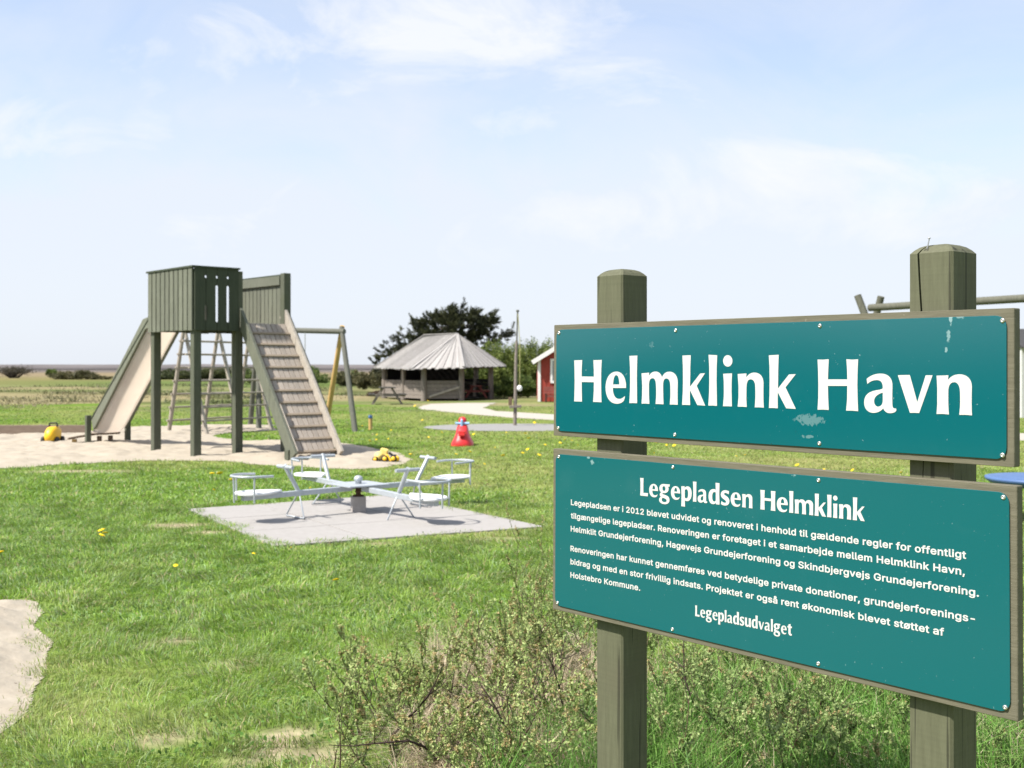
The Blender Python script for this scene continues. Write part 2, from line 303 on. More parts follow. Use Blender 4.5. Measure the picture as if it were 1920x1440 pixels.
def color_mesh(name, verts, faces_flat, starts, totals, cols, mat, smooth=False):
    me = bpy.data.meshes.new(name); nv = len(verts)
    me.vertices.add(nv); me.vertices.foreach_set('co', np.ascontiguousarray(verts, np.float32).ravel())
    me.loops.add(len(faces_flat)); me.loops.foreach_set('vertex_index', np.ascontiguousarray(faces_flat, np.int32))
    me.polygons.add(len(starts)); me.polygons.foreach_set('loop_start', np.ascontiguousarray(starts, np.int32))
    if smooth: me.polygons.foreach_set('use_smooth', np.ones(len(starts), bool))
    a = me.attributes.new('col', 'FLOAT_COLOR', 'POINT'); c = np.ones((nv, 4), np.float32); c[:, :3] = cols; a.data.foreach_set('color', c.ravel())
    me.update(calc_edges=True); me.validate(); me.materials.append(mat)
    o = bpy.data.objects.new(name, me); COL.objects.link(o); return o
def blades(name, p, h, w, col, mat, lean=.5, tipcol=None, curl=1.0, comb=0):
    n = len(p); ang = RNG.random(n) * 2 * np.pi; ld = RNG.random(n) * 2 * np.pi
    if comb: ld = fbm(p[:, 0], p[:, 1], .5, 271, 2) * 14 + RNG.normal(size=n) * comb      # neighbours lean the same way
    le = RNG.random(n) * lean
    sx_, sy_ = np.cos(ang) * w / 2, np.sin(ang) * w / 2; lx, ly = np.cos(ld) * h * le, np.sin(ld) * h * le
    v = np.zeros((n, 5, 3)); v[:, 0] = p; v[:, 1] = p
    v[:, 0, 0] -= sx_; v[:, 0, 1] -= sy_; v[:, 1, 0] += sx_; v[:, 1, 1] += sy_
    mid = p.copy(); mid[:, 0] += lx * .35; mid[:, 1] += ly * .35; mid[:, 2] += h * .55
    v[:, 2] = mid; v[:, 3] = mid; v[:, 2, 0] += sx_ * .8; v[:, 2, 1] += sy_ * .8; v[:, 3, 0] -= sx_ * .8; v[:, 3, 1] -= sy_ * .8
    tip = p.copy(); tip[:, 0] += lx * (1 + curl * .3); tip[:, 1] += ly * (1 + curl * .3); tip[:, 2] += h * np.sqrt(np.clip(1 - .5 * le ** 2, .3, 1)); v[:, 4] = tip
    b = np.arange(n)[:, None] * 5; fl = np.concatenate([b + np.array([0, 1, 2, 3]), b + np.array([3, 2, 4])], 1).ravel()
    st = (np.arange(n)[:, None] * 7 + np.array([0, 4])).ravel()
    c = np.repeat(col[:, None, :], 5, 1); c[:, :2] *= .8
    if tipcol is not None: c[:, 4] = tipcol
    return color_mesh(name, v.reshape(-1, 3), fl, st, None, c.reshape(-1, 3), mat)
def leaves(name, p, d, L, W, col, mat, parent=None):
    """rhombic leaves: centre base p, direction d (n,3), length, width"""
    n = len(p); r = RNG.normal(size=(n, 3)); d = d / np.linalg.norm(d, axis=1, keepdims=True); s = np.cross(d, r); s /= np.linalg.norm(s, axis=1, keepdims=True) + 1e-9
    v = np.zeros((n, 4, 3)); L = np.broadcast_to(L, n)[:, None]; W = np.broadcast_to(W, n)[:, None]
    v[:, 0] = p; v[:, 1] = p + d * L * .5 + s * W / 2; v[:, 2] = p + d * L; v[:, 3] = p + d * L * .5 - s * W / 2
    fl = (np.arange(n)[:, None] * 4 + np.arange(4)).ravel(); st = np.arange(n) * 4
    c = np.repeat(col[:, None, :], 4, 1)
    vv = v.reshape(-1, 3)
    if parent is not None: vv = vv - np.array(parent.location)
    o = color_mesh(name, vv, fl, st, None, c.reshape(-1, 3), mat)
    if parent is not None: o.parent = parent
    return o
def mixc_(a, b, t): return np.array(a)[None] * (1 - t[:, None]) + np.array(b)[None] * t[:, None]

# ------------------------------------------------------------------ the ground
gx = np.concatenate([[-4000, -2000, -900, -450, -220, -120, -70, -45, -30], np.arange(-22, 22.01, .25), [30, 45, 70, 120, 220, 450, 900, 2000, 4000]])
gy = np.concatenate([[-600, -200, -60, -20, -8, -2, 1], np.arange(3, 50, .25), np.arange(50, 90, 1.), np.arange(90, 200, 4.), [220, 260, 320, 400, 520, 700, 950, 1300, 2000, 4000, 9000]])
GX, GY = np.meshgrid(gx, gy); x, y = GX.ravel(), GY.ravel()
dry = lawn_dry(x, y); br = bare(x, y)
soil = mixc_((.095, .165, .026), (.21, .215, .080), dry)
soil = soil * (1 - br[:, None]) + np.array((.31, .25, .18)) * br[:, None]
n1 = fbm(x, y, 9, 41, 5); n2 = fbm(x, y * .35, 16, 51, 5)
def rough_col(x, y):
    a = np.clip((fbm(x * .6, y, 5.5, 51, 5) - .36) * 4.2, 0, 1); b = np.clip((fbm(x * .7, y, 3.2, 57, 4) - .55) * 5, 0, 1)[:, None]
    return mixc_((.120, .150, .054), (.225, .195, .110), a) * (1 - b) + np.array((.075, .090, .034)) * b
rgh = np.clip((y - 45 + (fbm(x, y, 6, 47, 4) - .5) * 26) / 5, 0, 1)
rough_c = rough_col(x, y)
c = soil * (1 - rgh[:, None]) + rough_c * rgh[:, None]
g2 = np.clip((y - 80) / 25, 0, 1); c = c * (1 - g2[:, None]) + mixc_((.10, .135, .045), (.18, .155, .075), np.clip((n2 - .35) * 3.5, 0, 1)) * g2[:, None]
g3 = np.clip((y - 170) / 60, 0, 1); c = c * (1 - g3[:, None]) + mixc_((.24, .185, .125), (.16, .14, .08), n1) * g3[:, None]
g4 = np.clip((y - 330) / 150, 0, 1); c = c * (1 - g4[:, None]) + mixc_((.14, .122, .112), (.12, .108, .10), n1) * g4[:, None]
z = np.zeros_like(x)
z += np.clip((y - 50) / 15, 0, 1) * np.clip((180 - y) / 60, 0, 1) * (fbm(x, y, 14, 61, 4) - .5) * .9
nx, ny = len(gx), len(gy)
q = (np.arange(ny - 1)[:, None] * nx + np.arange(nx - 1)[None]).ravel()
fl = np.stack([q, q + 1, q + nx + 1, q + nx], 1).ravel()
m, n_, l_, p_ = nmat('meadow ground'); a_ = n_.new('ShaderNodeAttribute'); a_.attribute_name = 'col'
tcg = n_.new('ShaderNodeTexCoord'); zg = n_.new('ShaderNodeTexNoise'); zg.inputs['Scale'].default_value = 9; zg.inputs['Detail'].default_value = 8; l_.new(tcg.outputs['Object'], zg.inputs['Vector'])
rg = n_.new('ShaderNodeMapRange'); rg.inputs[1].default_value = .3; rg.inputs[2].default_value = .7; rg.inputs[3].default_value = .65; rg.inputs[4].default_value = 1.3; l_.new(zg.outputs[0], rg.inputs[0])
vm = n_.new('ShaderNodeVectorMath'); vm.operation = 'SCALE'; l_.new(a_.outputs['Color'], vm.inputs[0]); l_.new(rg.outputs[0], vm.inputs['Scale']); l_.new(vm.outputs[0], p_.inputs['Base Color'])
p_.inputs['Roughness'].default_value = 1.0; p_.inputs['Specular IOR Level'].default_value = 0
bp = n_.new('ShaderNodeBump'); bp.inputs['Strength'].default_value = .6; bp.inputs['Distance'].default_value = .03; l_.new(zg.outputs[0], bp.inputs['Height']); l_.new(bp.outputs[0], p_.inputs['Normal'])
tag(color_mesh('ground', np.stack([x, y, z], 1), fl, np.arange(len(q)) * 4, None, c, m, True), kind='structure')

def sheet(name, poly, mat, cell, amp, zbase, seed, big=.8):
    P = np.array(poly); xs = np.arange(P[:, 0].min(), P[:, 0].max(), cell); ys = np.arange(P[:, 1].min(), P[:, 1].max(), cell)
    X, Y = np.meshgrid(xs, ys); xx, yy_ = X.ravel(), Y.ravel()
    PP = np.array(poly); dist = np.full(len(xx), 9.)
    for a_p, b_p in zip(PP, np.roll(PP, -1, 0)):
        dd = b_p - a_p; t_ = np.clip(((xx - a_p[0]) * dd[0] + (yy_ - a_p[1]) * dd[1]) / (dd @ dd + 1e-9), 0, 1); dist = np.minimum(dist, np.hypot(xx - a_p[0] - t_ * dd[0], yy_ - a_p[1] - t_ * dd[1]))
    zz = zbase + (amp * fbm(xx, yy_, big, seed, 4) + amp * 1.1 * np.clip(fbm(xx, yy_, .22, seed + 7, 2) - .42, -.25, .2)) * np.clip(dist / (14 * cell) - .15, 0, 1); zz = np.maximum(zz, zbase)
    nx = len(xs); q = (np.arange(len(ys) - 1)[:, None] * nx + np.arange(nx - 1)[None]).ravel()
    keep = inpoly(xx[q] + cell / 2, yy_[q] + cell / 2, poly); q = q[keep]
    fl = np.stack([q, q + 1, q + nx + 1, q + nx], 1); used, inv = np.unique(fl, return_inverse=True)
    v = np.stack([xx, yy_, zz], 1)[used]; inv = inv.reshape(-1)
    return tag(color_mesh(name, v, inv, np.arange(len(q)) * 4, None, np.ones((len(v), 3)), mat, True), kind='structure')
sheet('sand', SAND_PIT, M['sand'], .055, .10, .005, 3)
sheet('sand', SAND_NEAR, M['sand'], .016, .075, .005, 8, .30)
def flat(name, poly, z, mat, thick=0):
    mb = MB()
    if thick: mb.prism([(a, b, z - thick) for a, b in poly], (0, 0, thick))
    else:
        pts = [Vector((a, b, z)) for a, b in poly]; mb.add(pts, [tuple(t) for t in tessellate_polygon([pts])])
    return tag(mb.build(name, mat), kind='structure')
flat('path', PATH, .006, M['path']); flat('gravel_court', COURT, .008, M['gravel'])
# concrete pad of four by four slabs with open joints
A0, B0, C0, D0 = [Vector((*p, 0)) for p in PAD]; mb = MB(); NS = 3
def lerp4(u, v): return (A0 * (1 - u) + B0 * u) * (1 - v) + (D0 * (1 - u) + C0 * u) * v
for i in range(NS):
    for j in range(NS):
        e = .007; dz = random.uniform(0, .004)
        qd = [lerp4((i + e) / NS, (j + e) / NS), lerp4((i + 1 - e) / NS, (j + e) / NS), lerp4((i + 1 - e) / NS, (j + 1 - e) / NS), lerp4((i + e) / NS, (j + 1 - e) / NS)]
        mb.prism([p + Vector((0, 0, -.05)) for p in qd], (0, 0, .068 + dz))
tag(mb.build('concrete_pad', M['pad'], bevel=.004), kind='structure')
# unseen dark dune added left of the view to shape the enamel plates' reflection
mb = MB(); prof = []
for k in range(60):
    t = k / 59; Y_ = -30 + 52 * t; h = 1.35 + 1.15 * vnoise(np.array([Y_]), np.array([3.]), 4.2, 177)[0] + .35 * vnoise(np.array([Y_]), np.array([3.]), 1.1, 178)[0]; e_ = min(1, min(t, 1 - t) * 8)
    prof.append([(-19, Y_, -.02), (-20.5, Y_, h * .7 * e_), (-22, Y_, h * e_), (-25, Y_, h * .8 * e_), (-30, Y_, -.02)])
mb.loft(prof, cap=False, smooth=True)
struct('reflection_ridge', mb, surf('dark reflected ridge', (.060, .058, .034), (.038, .036, .022), .95, 3, bump=1.0))
# low rise of dark heath along the horizon
mb = MB(); prof = []
for k in range(90):
    t = k / 89; X = -1500 + 2600 * t; h = 1.6 + .0012 * 900 + 1.6 * vnoise(np.array([X]), np.array([0.]), 130, 77)[0] + .9 * vnoise(np.array([X]), np.array([0.]), 33, 78)[0]
    prof.append([(X, 880, 0), (X, 900, h), (X, 1060, h * .85), (X, 1150, 0)])
mb.loft(prof, cap=False, smooth=True)
struct('hills', mb, surf('far heath', (.135, .122, .122), (.105, .096, .096), .95, .02))

# ------------------------------------------------------------------ grass of the lawn (beyond counting)
def avoid(x, y, edge=0):
    k = np.ones(len(x), bool)
    jx, jy = (RNG.normal(size=len(x)) * edge, RNG.normal(size=len(x)) * edge) if edge else (0, 0)
    fx_ = (fbm(x, y, .35, 321, 3) - .5) * .5 if edge else 0; fy_ = (fbm(x, y, .35, 331, 3) - .5) * .5 if edge else 0
    for P in (SAND_PIT, SAND_NEAR): k &= ~inpoly(x + jx * 1.3 + fx_, y + jy * 1.3 + fy_, P)
    if edge:
        ex_ = (fbm(x, y, .5, 301, 3) - .5) * .55 + jx * .6; ey_ = (fbm(x, y, .5, 311, 3) - .5) * .55 + jy * .6; pc = np.mean(PAD, 0)
        s_ = 1.035; k &= ~inpoly(pc[0] + (x - pc[0]) * s_ + ex_, pc[1] + (y - pc[1]) * s_ + ey_, PAD)
    else: k &= ~inpoly(x, y, PAD)
    for P in (COURT, PATH): k &= ~inpoly(x + jx * 1.5, y + jy * 1.5, P)
    return k
def lawn(n, y0, y1, h0, h1, w, seed, left=-.56, right=.52, bias=1.0):
    r = np.random.default_rng(seed); yv = y0 + (y1 - y0) * r.random(n) ** bias; xv = yv * (left + (right - left) * r.random(n))
    k = avoid(xv, yv, .05); xv, yv = xv[k], yv[k]; d = lawn_dry(xv, yv); b = bare(xv, yv)
    tuft = fbm(xv, yv, .22, 71, 3); k = r.random(len(xv)) < np.clip((1 - b * .93) * (.45 + 1.1 * tuft) * (1 - .35 * d), 0, 1)
    xv, yv, d, tuft = xv[k], yv[k], d[k], tuft[k]; n = len(xv)
    hh = (h0 + (h1 - h0) * r.random(n)) * (.55 + .9 * tuft) * (1 - .3 * d)
    lush = mixc_((.105, .215, .020), (.265, .385, .064), r.random(n)); blue = r.random(n) < .2; lush[blue] = np.array((.25, .36, .17))
    dryc = mixc_((.20, .28, .055), (.36, .33, .15), r.random(n))
    t = np.clip(d * 1.0 + r.normal(size=n) * .22, 0, 1); col = lush * (1 - t[:, None]) + dryc * t[:, None]
    straw = r.random(n) < .06; col[straw] = np.array((.42, .34, .20)); col *= ((.75 + .5 * r.random(n)) * (.56 + .88 * fbm(xv, yv, .26, 171, 4)))[:, None]
    return np.stack([xv, yv, np.zeros(n)], 1), hh, np.full(n, w) * (.7 + .6 * r.random(n)), col
parts = [lawn(205000, 3.3, 7.2, .022, .065, .0036, 1, -.85, .60), lawn(270000, 7.0, 13.5, .025, .065, .0055, 2, -.72, .55), lawn(140000, 13.3, 24, .025, .06, .010, 3), lawn(90000, 24, 48, .025, .06, .02, 4)]
parts[3][3][:] *= np.array((.82, .84, .80))
P_, H_, W_, C_ = [np.concatenate([p[i] for p in parts]) for i in range(4)]
tag(blades('grass', P_, H_, W_, C_, M['grass'], lean=1.9, comb=.9), 'short green lawn grass with dry and bare patches around the playground', 'grass', kind='stuff')
r = np.random.default_rng(15); n = 26000; yv = 4 + 12 * r.random(n) ** 1.2; xv = yv * (-.58 + 1.1 * r.random(n)); k = (fbm(xv, yv, .8, 401, 3) > .53) & avoid(xv, yv, .03) & (bare(xv, yv) < .4); xv, yv = xv[k], yv[k]; n = len(xv)
dd = r.normal(size=(n, 3)); dd[:, 2] = np.abs(dd[:, 2]) * .5 + .15
tag(leaves('clover', np.stack([xv, yv, .012 + .025 * r.random(n)], 1), dd, .014 + .022 * r.random(n), .010 + .010 * r.random(n), mixc_((.075, .17, .03), (.20, .31, .085), r.random(n)) * (.7 + .6 * r.random(n))[:, None], M['leaf']), 'patches of broad leaved clover and weeds in the lawn', 'weeds', kind='stuff')
# rough tall grass of the meadow behind
r = np.random.default_rng(12); n = 60000; yv = 45 + 60 * r.random(n) ** 1.3; xv = yv * (-.56 + 1.05 * r.random(n)); f_ = fbm(xv, yv * .5, 7, 81, 4); k = (f_ > .42) & avoid(xv, yv) & ~((xv > -9) & (yv < 66)); xv, yv, f_ = xv[k], yv[k], f_[k]; n = len(xv)
col = rough_col(xv + r.normal(size=n) * .5, yv + r.normal(size=n) * .7) * (.8 + .45 * r.random(n))[:, None]
zz = np.clip((yv - 50) / 15, 0, 1) * np.clip((180 - yv) / 60, 0, 1) * (fbm(xv, yv, 14, 61, 4) - .5) * .9
tag(blades('meadow_grass', np.stack([xv, yv, zz - .02], 1), .03 + (.10 + .22 * np.clip((fbm(xv * .7, yv, 3.2, 57, 4) - .52) * 6, 0, 1)) * r.random(n), .03 + .04 * r.random(n), col, M['grass'], lean=2.2), 'rough tan and green tall grass of the heath behind the lawn', 'tall grass', kind='stuff')

#@@SIGN
# ------------------------------------------------------------------ the sign
SX, SY = .1348, 3.740; EX, EY = .6386, -.7697; MX, MY = .7697, .6386
def onboard(px, py, w=0.0):
    dx = (px - CX) / F; u = (dx * (SY + w * MY) - SX - w * MX) / (EX - dx * EY); Y = SY + u * EY + w * MY
    return u, CZ + (HY - py) / F * Y
sign = thing('information_sign', 'large teal two-panel wooden sign reading Helmklink Havn above a paragraph of white text', 'sign', (SX, SY, 0), math.atan2(EY, EX))
BT = .028; PF = -.004                                # board thickness, front of the metal plates
def post(px0, top_px, crack):
    u0, zt = onboard(px0, top_px, BT); s = .11; z1 = zt; mb = MB(); rings = []
    zs = [0, .3, .6, .9, 1.2] + [1.2 + (z1 - 1.2) * k / 8 for k in range(1, 9)]
    for z in zs:
        tt = (z - 1.2) / (z1 - 1.2) if z > 1.2 else 0
        cw = .0025 * max(0, min(1, tt * 2)) if crack else .0002; cx = u0 + s * .36 + (.006 * math.sin(z * 9) - .012 * tt if crack else 0); cd = .03 if crack else .001
        ring = [(u0, BT + .0005), (cx - cw, BT + .0005), (cx, BT + (cd if cw > .0003 else .0015)), (cx + cw, BT + .0005), (u0 + s - .006, BT + .0005), (u0 + s, BT + .0065), (u0 + s, BT + s), (u0, BT + s)]
        rings.append([Vector((a, b, z)) for a, b in ring])
    mid = (u0 + s / 2, BT + s / 2)
    for dz, sc in ((.009, .86), (.016, .70), (.0205, .50), (.0225, .28), (.023, .06)):
        rings.append([Vector((mid[0] + (v.x - mid[0]) * sc, mid[1] + (v.y - mid[1]) * sc, z1 + dz)) for v in rings[len(zs) - 1]])
    mb.loft(rings); p = mb.build('post', M['sign_wood'], sign, local=True)
    for a, b in ((.32, .30), (.52, .22), (.66, .46)):
        zc = z1 + .024 * (1 - max(abs(a - .5), abs(b - .5)) ** 1.6 * 2.4)
        MB().lathe([(.0022, -.004), (.0024, .001)], (u0 + s * a, BT + s * b, zc), 8).build('screw_hole', M['hole'], p, local=True)
    return p, u0, z1
post(1119.5, 519, False); pR, uR, zR = post(1706, 477, True)
nb = MB(); nb.tube([(uR + .036, BT + .012, zR - .004), (uR + .038, BT + .013, zR + .012), (uR + .042, BT + .016, zR + .036)], .0016, 8); nb.lathe([(.0036, 0), (.0036, .0015)], (uR + .042, BT + .016, zR + .036), 10); nb.build('nail', M['nail'], pR, local=True)
def quad_board(tl, tr, br_, bl):
    return [onboard(*p) for p in (tl, tr, br_, bl)]
UP = quad_board((1038.5, 609.4), (1902, 577.2), (1902, 876.3), (1037.5, 816.5)); LO = quad_board((1037, 841), (1907, 911.4), (1909, 1354), (1036, 1141.7))
def rrect(c, ins, rad, n=6):
    """quad (u,z) corners tl,tr,br,bl inset by ins with rounded corners"""
    (a, b, c_, d) = [Vector(q) for q in c]; ctr = (a + b + c_ + d) / 4; out = []
    pts = [Vector((a.x + ins, a.y - ins)), Vector((b.x - ins, b.y - ins)), Vector((c_.x - ins, c_.y + ins)), Vector((d.x + ins, d.y + ins))]
    for i in range(4):
        p = pts[i]; e0 = (pts[i - 1] - p).normalized(); e1 = (pts[(i + 1) % 4] - p).normalized(); cc = p + (e0 + e1) * rad
        for k in range(n + 1):
            t = k / n; v = (-(e1) * (1 - t) * 1 - e0 * t); th = t * math.pi / 2
            out.append(cc - e1 * rad * math.cos(th) - e0 * rad * math.sin(th))
    return out
# teal plate material: glossy enamel with specks, a rubbed spot and a bird dropping
def plate_mat(name, marks):
    m, n, l, p = nmat(name); t = n.new('ShaderNodeTexCoord'); sp = n.new('ShaderNodeSeparateXYZ'); l.new(t.outputs['Object'], sp.inputs[0])
    def ma(op, a, b=None, clamp=False):
        q = n.new('ShaderNodeMath'); q.operation = op; q.use_clamp = clamp
        for i, v in enumerate((a, b)):
            if v is None: continue
            if isinstance(v, (int, float)): q.inputs[i].default_value = v
            else: l.new(v, q.inputs[i])
        return q.outputs[0]
    def noi(s, d=4):
        q = n.new('ShaderNodeTexNoise'); q.inputs['Scale'].default_value = s; q.inputs['Detail'].default_value = d; l.new(t.outputs['Object'], q.inputs['Vector']); return q.outputs[0]
    speck = ma('MULTIPLY', ma('SUBTRACT', noi(130, 2), .745, True), 22, True)
    dust = ma('MULTIPLY', ma('SUBTRACT', noi(7, 8), .58, True), .12, True)
    fac = ma('MAXIMUM', ma('MULTIPLY', speck, .75), dust); tot = fac
    for (u, z_, ru, rz_, amp, nsc, thr) in marks:
        e = ma('SUBTRACT', 1.0, ma('ADD', ma('POWER', ma('DIVIDE', ma('SUBTRACT', sp.outputs[0], u), ru), 2), ma('POWER', ma('DIVIDE', ma('SUBTRACT', sp.outputs[2], z_), rz_), 2)), True)
        mk = ma('MULTIPLY', ma('MULTIPLY', ma('SUBTRACT', ma('ADD', noi(nsc, 6), ma('MULTIPLY', e, .25)), thr, True), ma('MINIMUM', ma('MULTIPLY', e, 8), 1)), 9 * amp, True)
        tot = ma('MAXIMUM', tot, ma('MINIMUM', mk, amp))
    mx = n.new('ShaderNodeMix'); mx.data_type = 'RGBA'; l.new(tot, mx.inputs['Factor']); mx.inputs[6].default_value = (.0004, .086, .101, 1); mx.inputs[7].default_value = (.20, .31, .32, 1)
    l.new(mx.outputs[2], p.inputs['Base Color']); p.inputs['Roughness'].default_value = .13; p.inputs['Specular IOR Level'].default_value = .65
    b = n.new('ShaderNodeBump'); b.inputs['Strength'].default_value = .035; b.inputs['Distance'].default_value = .002; l.new(noi(220, 2), b.inputs['Height']); l.new(b.outputs[0], p.inputs['Normal']); return m
def mk(px, py, rx, ry, amp, nsc, thr):
    u, z_ = onboard(px, py); u2, _ = onboard(px + rx, py); _, z2 = onboard(px, py - ry); return (u, z_, abs(u2 - u), abs(z2 - z_), amp, nsc, thr)
PM = [plate_mat('teal enamel plate', [mk(1520, 787, 34, 13, .38, 110, .58), mk(1515, 818, 16, 4, .4, 90, .62), mk(1784, 592, 4, 20, .9, 120, .52), mk(1780, 630, 4.5, 22, .7, 150, .60), mk(1776, 655, 4, 7, .8, 140, .55), mk(1803, 594, 9, 6, .6, 200, .60), mk(1223, 645, 5, 10, .2, 90, .64), mk(1258, 650, 3, 5, .2, 90, .62)]),
      plate_mat('teal enamel info plate', [mk(1112, 866, 4, 6, .8, 150, .55), mk(1490, 892, 5, 3, .8, 150, .55), mk(1105, 858, 3, 2, .8, 150, .5)])]
SCREWS = [[(1048.5, 624.5), (1267, 619.5), (1537.5, 611), (1880, 601), (1047, 802.5), (1265.5, 815), (1536.5, 831.5), (1880, 853.5)],
          [(1048, 856.5), (1262, 876), (1535, 900.5), (1881.5, 932.5), (1045.5, 1130), (1261, 1180), (1534.5, 1244.5), (1885, 1326.5)]]
plates = []
for i, q in enumerate((UP, LO)):
    mb = MB(); mb.prism([(u, 0, z) for u, z in q], (0, BT, 0)); bd = mb.build('backing_board', M['sign_wood_h'], sign, bevel=.003, local=True)
    mb = MB(); mb.prism([(v.x, PF, v.y) for v in rrect(q, .016, .026)], (0, -PF - .0004, 0)); pl = mb.build('sign_plate', PM[i], sign, bevel=.0008, local=True); plates.append(pl)
    for px, py in SCREWS[i]:
        u, z = onboard(px, py, PF); s_ = MB(); mrot = Matrix.Rotation(R(90), 3, 'X')
        s_.lathe([(.0058, 0), (.0056, .0012), (.004, .0026), (.0022, .0031), (.002, .0018), (.0001, .0016)], (u, PF, z), 14, m=mrot); s_.build('screw', M['screw'], pl, local=True)
pl_lab = ['teal plate with the large words Helmklink Havn', 'teal plate with the paragraph of small white text']
for o, t in zip(plates, pl_lab): o['label'] = t
# ---- lettering: flared capitals drawn as outlines
def parse(path):
    """M/L/C path string -> list of loops of (x,y)"""
    tk = path.replace(',', ' ').split(); loops = []; cur = []; i = 0; cmd = None
    while i < len(tk):
        if tk[i] in 'MLCZ': cmd = tk[i]; i += 1
        if cmd == 'Z':
            loops.append(cur); cur = []; cmd = None; continue
        if cmd in 'ML':
            cur.append((float(tk[i]), float(tk[i + 1]))); i += 2
        elif cmd == 'C':
            a, b, c_ = [(float(tk[i + 2 * k]), float(tk[i + 2 * k + 1])) for k in range(3)]; i += 6; p0 = cur[-1]
            for k in range(1, 9):
                t = k / 8; s = 1 - t
                cur.append(tuple(s ** 3 * p0[d] + 3 * s * s * t * a[d] + 3 * s * t * t * b[d] + t ** 3 * c_[d] for d in (0, 1)))
    return loops
def ell(cx, cy, rx, ry, n=28): return [(cx + rx * math.cos(2 * math.pi * k / n), cy + ry * math.sin(2 * math.pi * k / n)) for k in range(n)]
G3 = [('H', 'M 80 171 L 116 170 L 152 168 L 148 240 L 147 316 L 257 318 L 256 250 L 252 169 L 290 169 L 328 167 L 323 260 L 322 350 L 323 450 L 326 549 L 288 546 L 250 546 L 256 450 L 257 368 L 147 366 L 148 450 L 150 543 L 115 541 L 80 541 L 83 430 L 84 350 L 83 260 Z'),
 ('e', 'M 546 420 L 547 392 C 540 310 505 272 460 272 C 395 272 362 340 362 415 C 362 500 400 562 462 562 C 500 562 525 545 532 520 L 537 497 L 533 494 C 515 515 495 520 478 518 C 440 512 428 470 428 420 Z M 430 388 C 432 335 442 305 458 305 C 475 305 484 330 486 388 Z'),
 ('l', 'M 577 131 L 648 128 L 645 240 L 644 340 L 646 557 L 612 555 L 576 556 L 582 440 L 583 340 L 582 240 Z'),
 ('m', 'M 686 288 L 755 282 L 752 312 C 768 285 785 272 812 272 C 845 272 862 295 870 322 C 885 290 905 272 940 273 C 990 275 1012 320 1012 370 C 1010 450 1010 520 1012 571 L 975 569 L 940 569 L 945 500 C 946 470 946 430 944 390 C 942 350 928 336 910 334 C 890 334 880 355 880 395 C 880 470 882 520 884 567 L 848 564 L 812 564 L 817 500 C 818 470 818 440 816 400 C 815 355 805 332 786 332 C 762 332 753 355 753 400 C 752 470 754 520 757 563 L 720 560 L 686 561 L 691 480 L 692 400 Z'),
 ('k', 'M 1054 128 L 1129 125 L 1125 230 L 1124 330 L 1122 408 L 1214 290 L 1257 287 L 1183 400 L 1259 579 L 1188 574 L 1122 440 L 1121 510 L 1124 574 L 1088 572 L 1051 572 L 1057 460 L 1059 350 L 1058 230 Z'),
 ('l', 'M 1289 121 L 1367 125 L 1362 240 L 1361 350 L 1365 581 L 1326 578 L 1287 578 L 1294 460 L 1296 350 L 1295 230 Z'),
 ('i', None), ('n', 'M 1551 294 L 1631 289 L 1628 325 C 1650 292 1675 281 1705 281 C 1755 283 1784 320 1784 380 C 1782 450 1782 540 1787 597 L 1746 594 L 1705 594 L 1710 520 C 1711 480 1711 450 1709 400 C 1706 360 1690 342 1668 342 C 1642 342 1632 370 1631 410 C 1629 480 1629 540 1633 591 L 1592 588 L 1551 588 L 1559 500 L 1559 400 Z')]
G4 = [('k', 'M 7 120 L 92 115 L 88 240 L 86 404 L 180 284 L 239 281 L 150 394 L 239 579 L 156 574 L 84 436 L 83 500 L 84 574 L 46 571 L 8 571 L 13 460 L 14 340 L 13 220 Z'),
 ('H', 'M 425 156 L 472 157 L 521 153 L 517 240 L 514 326 L 680 326 L 678 240 L 672 153 L 720 157 L 773 154 L 768 260 L 766 370 L 768 480 L 773 599 L 720 594 L 670 594 L 678 500 L 680 382 L 514 382 L 516 480 L 521 588 L 472 585 L 425 586 L 431 480 L 432 370 L 430 260 Z'),
 ('a', 'M 846 322 C 880 290 925 276 965 276 C 1035 276 1068 320 1067 380 C 1066 450 1064 520 1068 555 C 1072 575 1085 578 1098 574 L 1101 590 C 1095 606 1080 614 1050 616 C 1018 617 998 600 988 574 C 965 602 935 614 900 613 C 855 612 824 575 824 525 C 824 455 870 430 925 420 C 955 415 975 412 984 402 C 986 350 965 332 932 332 C 900 332 872 345 852 366 Z M 984 440 C 940 450 908 478 910 515 C 912 545 928 560 945 560 C 970 558 984 535 984 510 Z'),
 ('v', 'M 1113 290 L 1216 288 L 1280 520 L 1352 291 L 1411 291 L 1296 615 L 1256 612 L 1217 613 Z'),
 ('n', 'M 1445 294 L 1547 291 L 1543 332 C 1570 295 1605 282 1645 282 C 1710 284 1748 325 1748 390 C 1746 460 1744 560 1749 635 L 1695 630 L 1640 630 L 1646 560 C 1648 520 1648 480 1646 430 C 1644 375 1622 350 1597 350 C 1562 350 1548 380 1546 420 C 1545 500 1545 560 1551 627 L 1498 622 L 1445 623 L 1451 540 L 1451 400 Z')]
LY = PF - .0009
class Flat2D:
    def __init__(s): s.v = []; s.f = []
    def loops(s, loops):
        o = len(s.v); vl = [[Vector((x, y, 0)) for x, y in L] for L in loops]
        for L in loops: s.v += L
        s.f += [tuple(i + o for i in t) for t in tessellate_polygon(vl)]
    def build(s, name, parent):
        mb = MB(); mb.add([(u, LY, z) for u, z in s.v], s.f); return mb.build(name, M['letter'], parent, local=True)
title = Flat2D(); EM = {}
